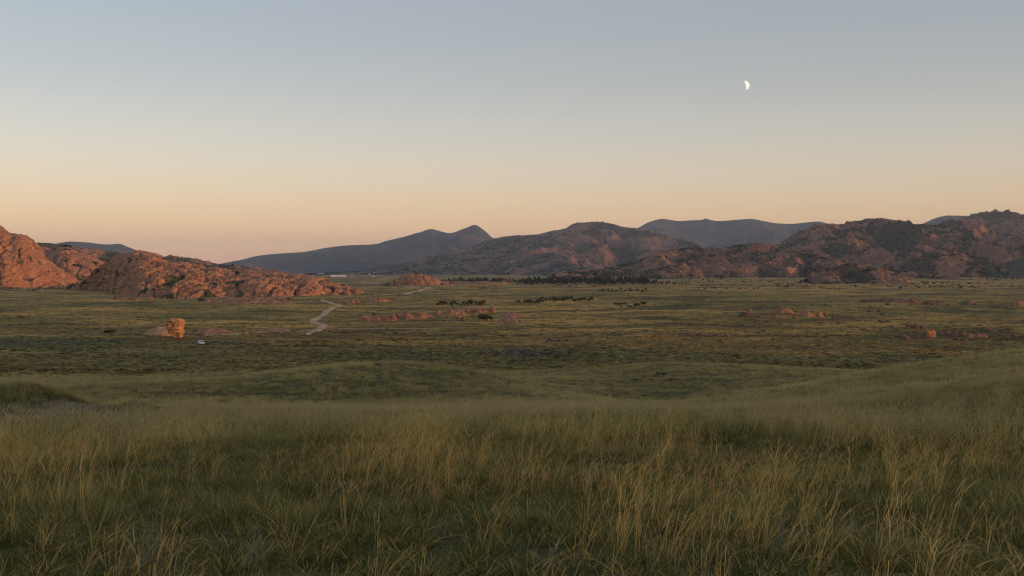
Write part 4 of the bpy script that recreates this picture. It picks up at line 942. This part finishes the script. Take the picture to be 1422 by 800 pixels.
mid_g = [tuft('tuft', TF, 38, (.10, .32), .14, .009, 'grass_green', 0.6, 1.2, 3) for _ in range(6)]
mid_f = [feather('stalks', TF, 9, (.32, .52), .16, .0065, 'grass_straw', 2) for _ in range(6)]
far_g = [tuft('tuft', TF, 34, (.12, .34), .26, .028, 'grass_far', 0.7, 1.0, 3) for _ in range(8)]
low_w = [tuft('sprig', TF, 26, (.03, .10), .10, .010, 'wormwood', 1.3, 0.8, 2) for _ in range(4)]
tus = [tuft('clump', TF, 36, (.25, .75), .65, .16, 'tussock_leaf', 0.9, 0.8, 2) for _ in range(5)]
scr = [leafcloud('scrub', RG, 46, shrub_shape, 'scrub_leaf', 0.26) for _ in range(5)]
for me in scr:
    at = me.attributes.new('h', 'FLOAT', 'POINT'); zz = np.zeros(len(me.vertices) * 3, np.float32); me.vertices.foreach_get('co', zz); at.data.foreach_set('value', zz[2::3])
x, y = fan(15500, 3.0, 19); dens = 0.46 + 1.5 * fbm2(x / 0.95, y / 0.95, 2, 60)
lay('meadow_grass', 'bushy green grass tufts covering the near slope', near_g, x, y, 0.55, 1.25, keep=GR.random(len(x)) < dens)
x, y = fan(26000, 2.6, 20)
lay('short_turf', 'short turf between the bushy grass tufts of the near slope', turf_g, x, y, 0.7, 1.4, keep=GR.random(len(x)) < 0.85, tintn=0.12 + 0.35 * fbm2(x / 1.1, y / 1.1, 2, 72))
x, y = fan(4200, 3.2, 19); dens = 0.34 + 1.0 * fbm2(x / 2.6, y / 2.6, 2, 61)
lay('feather_grass', 'golden drooping feather grass stalks on the near slope', near_f, x, y, 0.6, 1.12, keep=GR.random(len(x)) < dens, wind=0.9)
x, y = fan(70000, 17, 62); dens = 0.56 + 1.3 * fbm2(x / 1.8, y / 1.8, 2, 67)
lay('meadow_grass', 'green grass tufts covering the slope down to its brow', mid_g, x, y, 0.7, 1.3, keep=GR.random(len(x)) < dens)
x, y = fan(18000, 17, 62); dens = 0.38 + 0.9 * fbm2(x / 5, y / 5, 2, 62)
lay('feather_grass', 'pale feather grass thick along the brow of the slope', mid_f, x, y, 0.75, 1.2, keep=GR.random(len(x)) < dens, wind=0.9)
x, y = fan(170000, 56, 430, 34, 2); dens = 0.72 - 0.45 * sstep(250, 430, np.hypot(x, y)) + 0.9 * fbm2(x / 4.0, y / 4.0, 2, 68)
far_f = [feather('stalks', TF, 12, (.30, .50), .5, .016, 'grass_straw', 2) for _ in range(5)]
lay('hillside_grass', 'short grass covering the knoll and the shoulder beyond the brow', far_g, x, y, 0.7, 1.7, sink=0.04, keep=GR.random(len(x)) < dens)
x, y = fan(36000, 56, 230, 34, 2); dens = 0.45 + 0.8 * fbm2(x / 16, y / 16, 2, 66)
lay('feather_grass', 'pale feather grass on the crests of the knoll and the shoulder', far_f, x, y, 0.7, 1.15, keep=GR.random(len(x)) < dens, wind=0.9)
x, y = fan(5000, 3.0, 22)
lay('ground_herbs', 'low grey green herbs between the grass tufts', low_w, x, y, 0.6, 1.4, keep=fbm2(x / 1.6, y / 1.6, 2, 64) > 0.12)
x, y = fan(36000, 240, 1900, 33, 0); pn = fbm2(x / 60, y / 34, 3, 65)
lay('steppe_tussocks', 'tussocks and low bushes dotting the valley floor', tus, x, y, 0.5, 1.6, sink=0.05, tall=0.5, tintn=0.42 + 0.9 * pn, keep=GR.random(len(x)) < 0.45 + 0.9 * np.abs(pn))
x, y = fan(26000, 235, 620, 33, 2); pn = fbm2(x / 40, y / 26, 3, 69)
small = [tuft('clump', TF, 34, (.14, .42), .5, .06, 'tussock_leaf', 0.9, 0.8, 2) for _ in range(5)]
lay('steppe_tussocks', 'small grass tussocks where the slope runs out onto the plain', small, x, y, 0.7, 1.7, sink=0.05, tall=0.9, tintn=0.42 + 0.7 * pn, keep=GR.random(len(x)) < 0.75 - 0.5 * (y - 235) / 385 + 0.5 * pn)
sx, sy, sz, ss = (np.concatenate([q[k] for q in SCRUB]) for k in range(4)); n = len(sx)
scatter('hillside_scrub', 'dark scrub and far bushes on the slopes and at their feet', scr, np.stack((sx, sy, sz), 1), np.stack((0 * sx, 0 * sx, GR.uniform(0, 6.28, n)), 1), np.stack((ss, ss, ss * 0.9), 1), GR.integers(0, 5, n), GR.random(n))

def wormwood_plant(name_seed):
    r = random.Random(name_seed); V = []; Fq = []; H = []
    for k in range(r.randint(3, 6)):
        az = r.uniform(0, 6.283); h = r.uniform(.16, .34); ln = r.uniform(.02, .3); x0, y0 = r.uniform(-.05, .05), r.uniform(-.05, .05)
        blade(V, Fq, H, x0, y0, h, az, ln, .15, .006, 5, r.uniform(-1, 1), 0.2, 0, 0.5)
        for q in range(16):
            t = r.uniform(.15, 1) * h; blade(V, Fq, H, x0 + math.cos(az) * math.sin(ln) * t, y0 + math.sin(az) * math.sin(ln) * t, r.uniform(.025, .055) * (1.2 - t / h * .6), r.uniform(0, 6.283), r.uniform(.5, 1.1), .5, .009, 2, 0, 0.5, math.cos(ln) * t, 0.8)
    return mesh_from('stems', V, Fq, True, 'wormwood_pale', dict(h=H))
for k, (px, py, lb) in enumerate(((766, 797, 'pale grey wormwood spikes in a gap between gold stalks'), (352, 792, 'pale grey wormwood spikes beside a thick clump of golden stalks'), (380, 797, 'short grey wormwood next to a taller wormwood plant'), (905, 790, 'grey green wormwood standing in short turf'), (1085, 780, 'grey green wormwood leaning among straw-coloured grass'), (208, 786, 'low grey wormwood among dark green tufts'))):
    p = on_ground(px, py); o = link('wormwood_plant', None, label=lb, cat='plant', group='wormwood plants in the grass', loc=p, rz=k * 1.1); o.scale = (0.8,) * 3; link('stems', wormwood_plant(700 + k), o)

# ------------------------------------------------------------------ the air
def haze():
    V = []; Fq = []; box(V, Fq, -26000, 26000, -26000, 26000, -12, 760)
    m = bpy.data.materials.new('haze'); m.use_nodes = True; nt = m.node_tree; nt.nodes.remove(nt.nodes['Principled BSDF'])
    pv = nt.nodes.new('ShaderNodeVolumePrincipled'); pv.inputs['Color'].default_value = (0.56, 0.74, 1.0, 1); pv.inputs['Density'].default_value = 3.6e-5; pv.inputs['Anisotropy'].default_value = 0.0
    nt.links.new(pv.outputs[0], nt.nodes['Material Output'].inputs['Volume'])
    MATS['haze'] = m
    o = link('haze', mesh_from('haze', V, Fq, False, 'haze'), kind='stuff'); o['label'] = 'thin evening haze filling the valley'
haze()
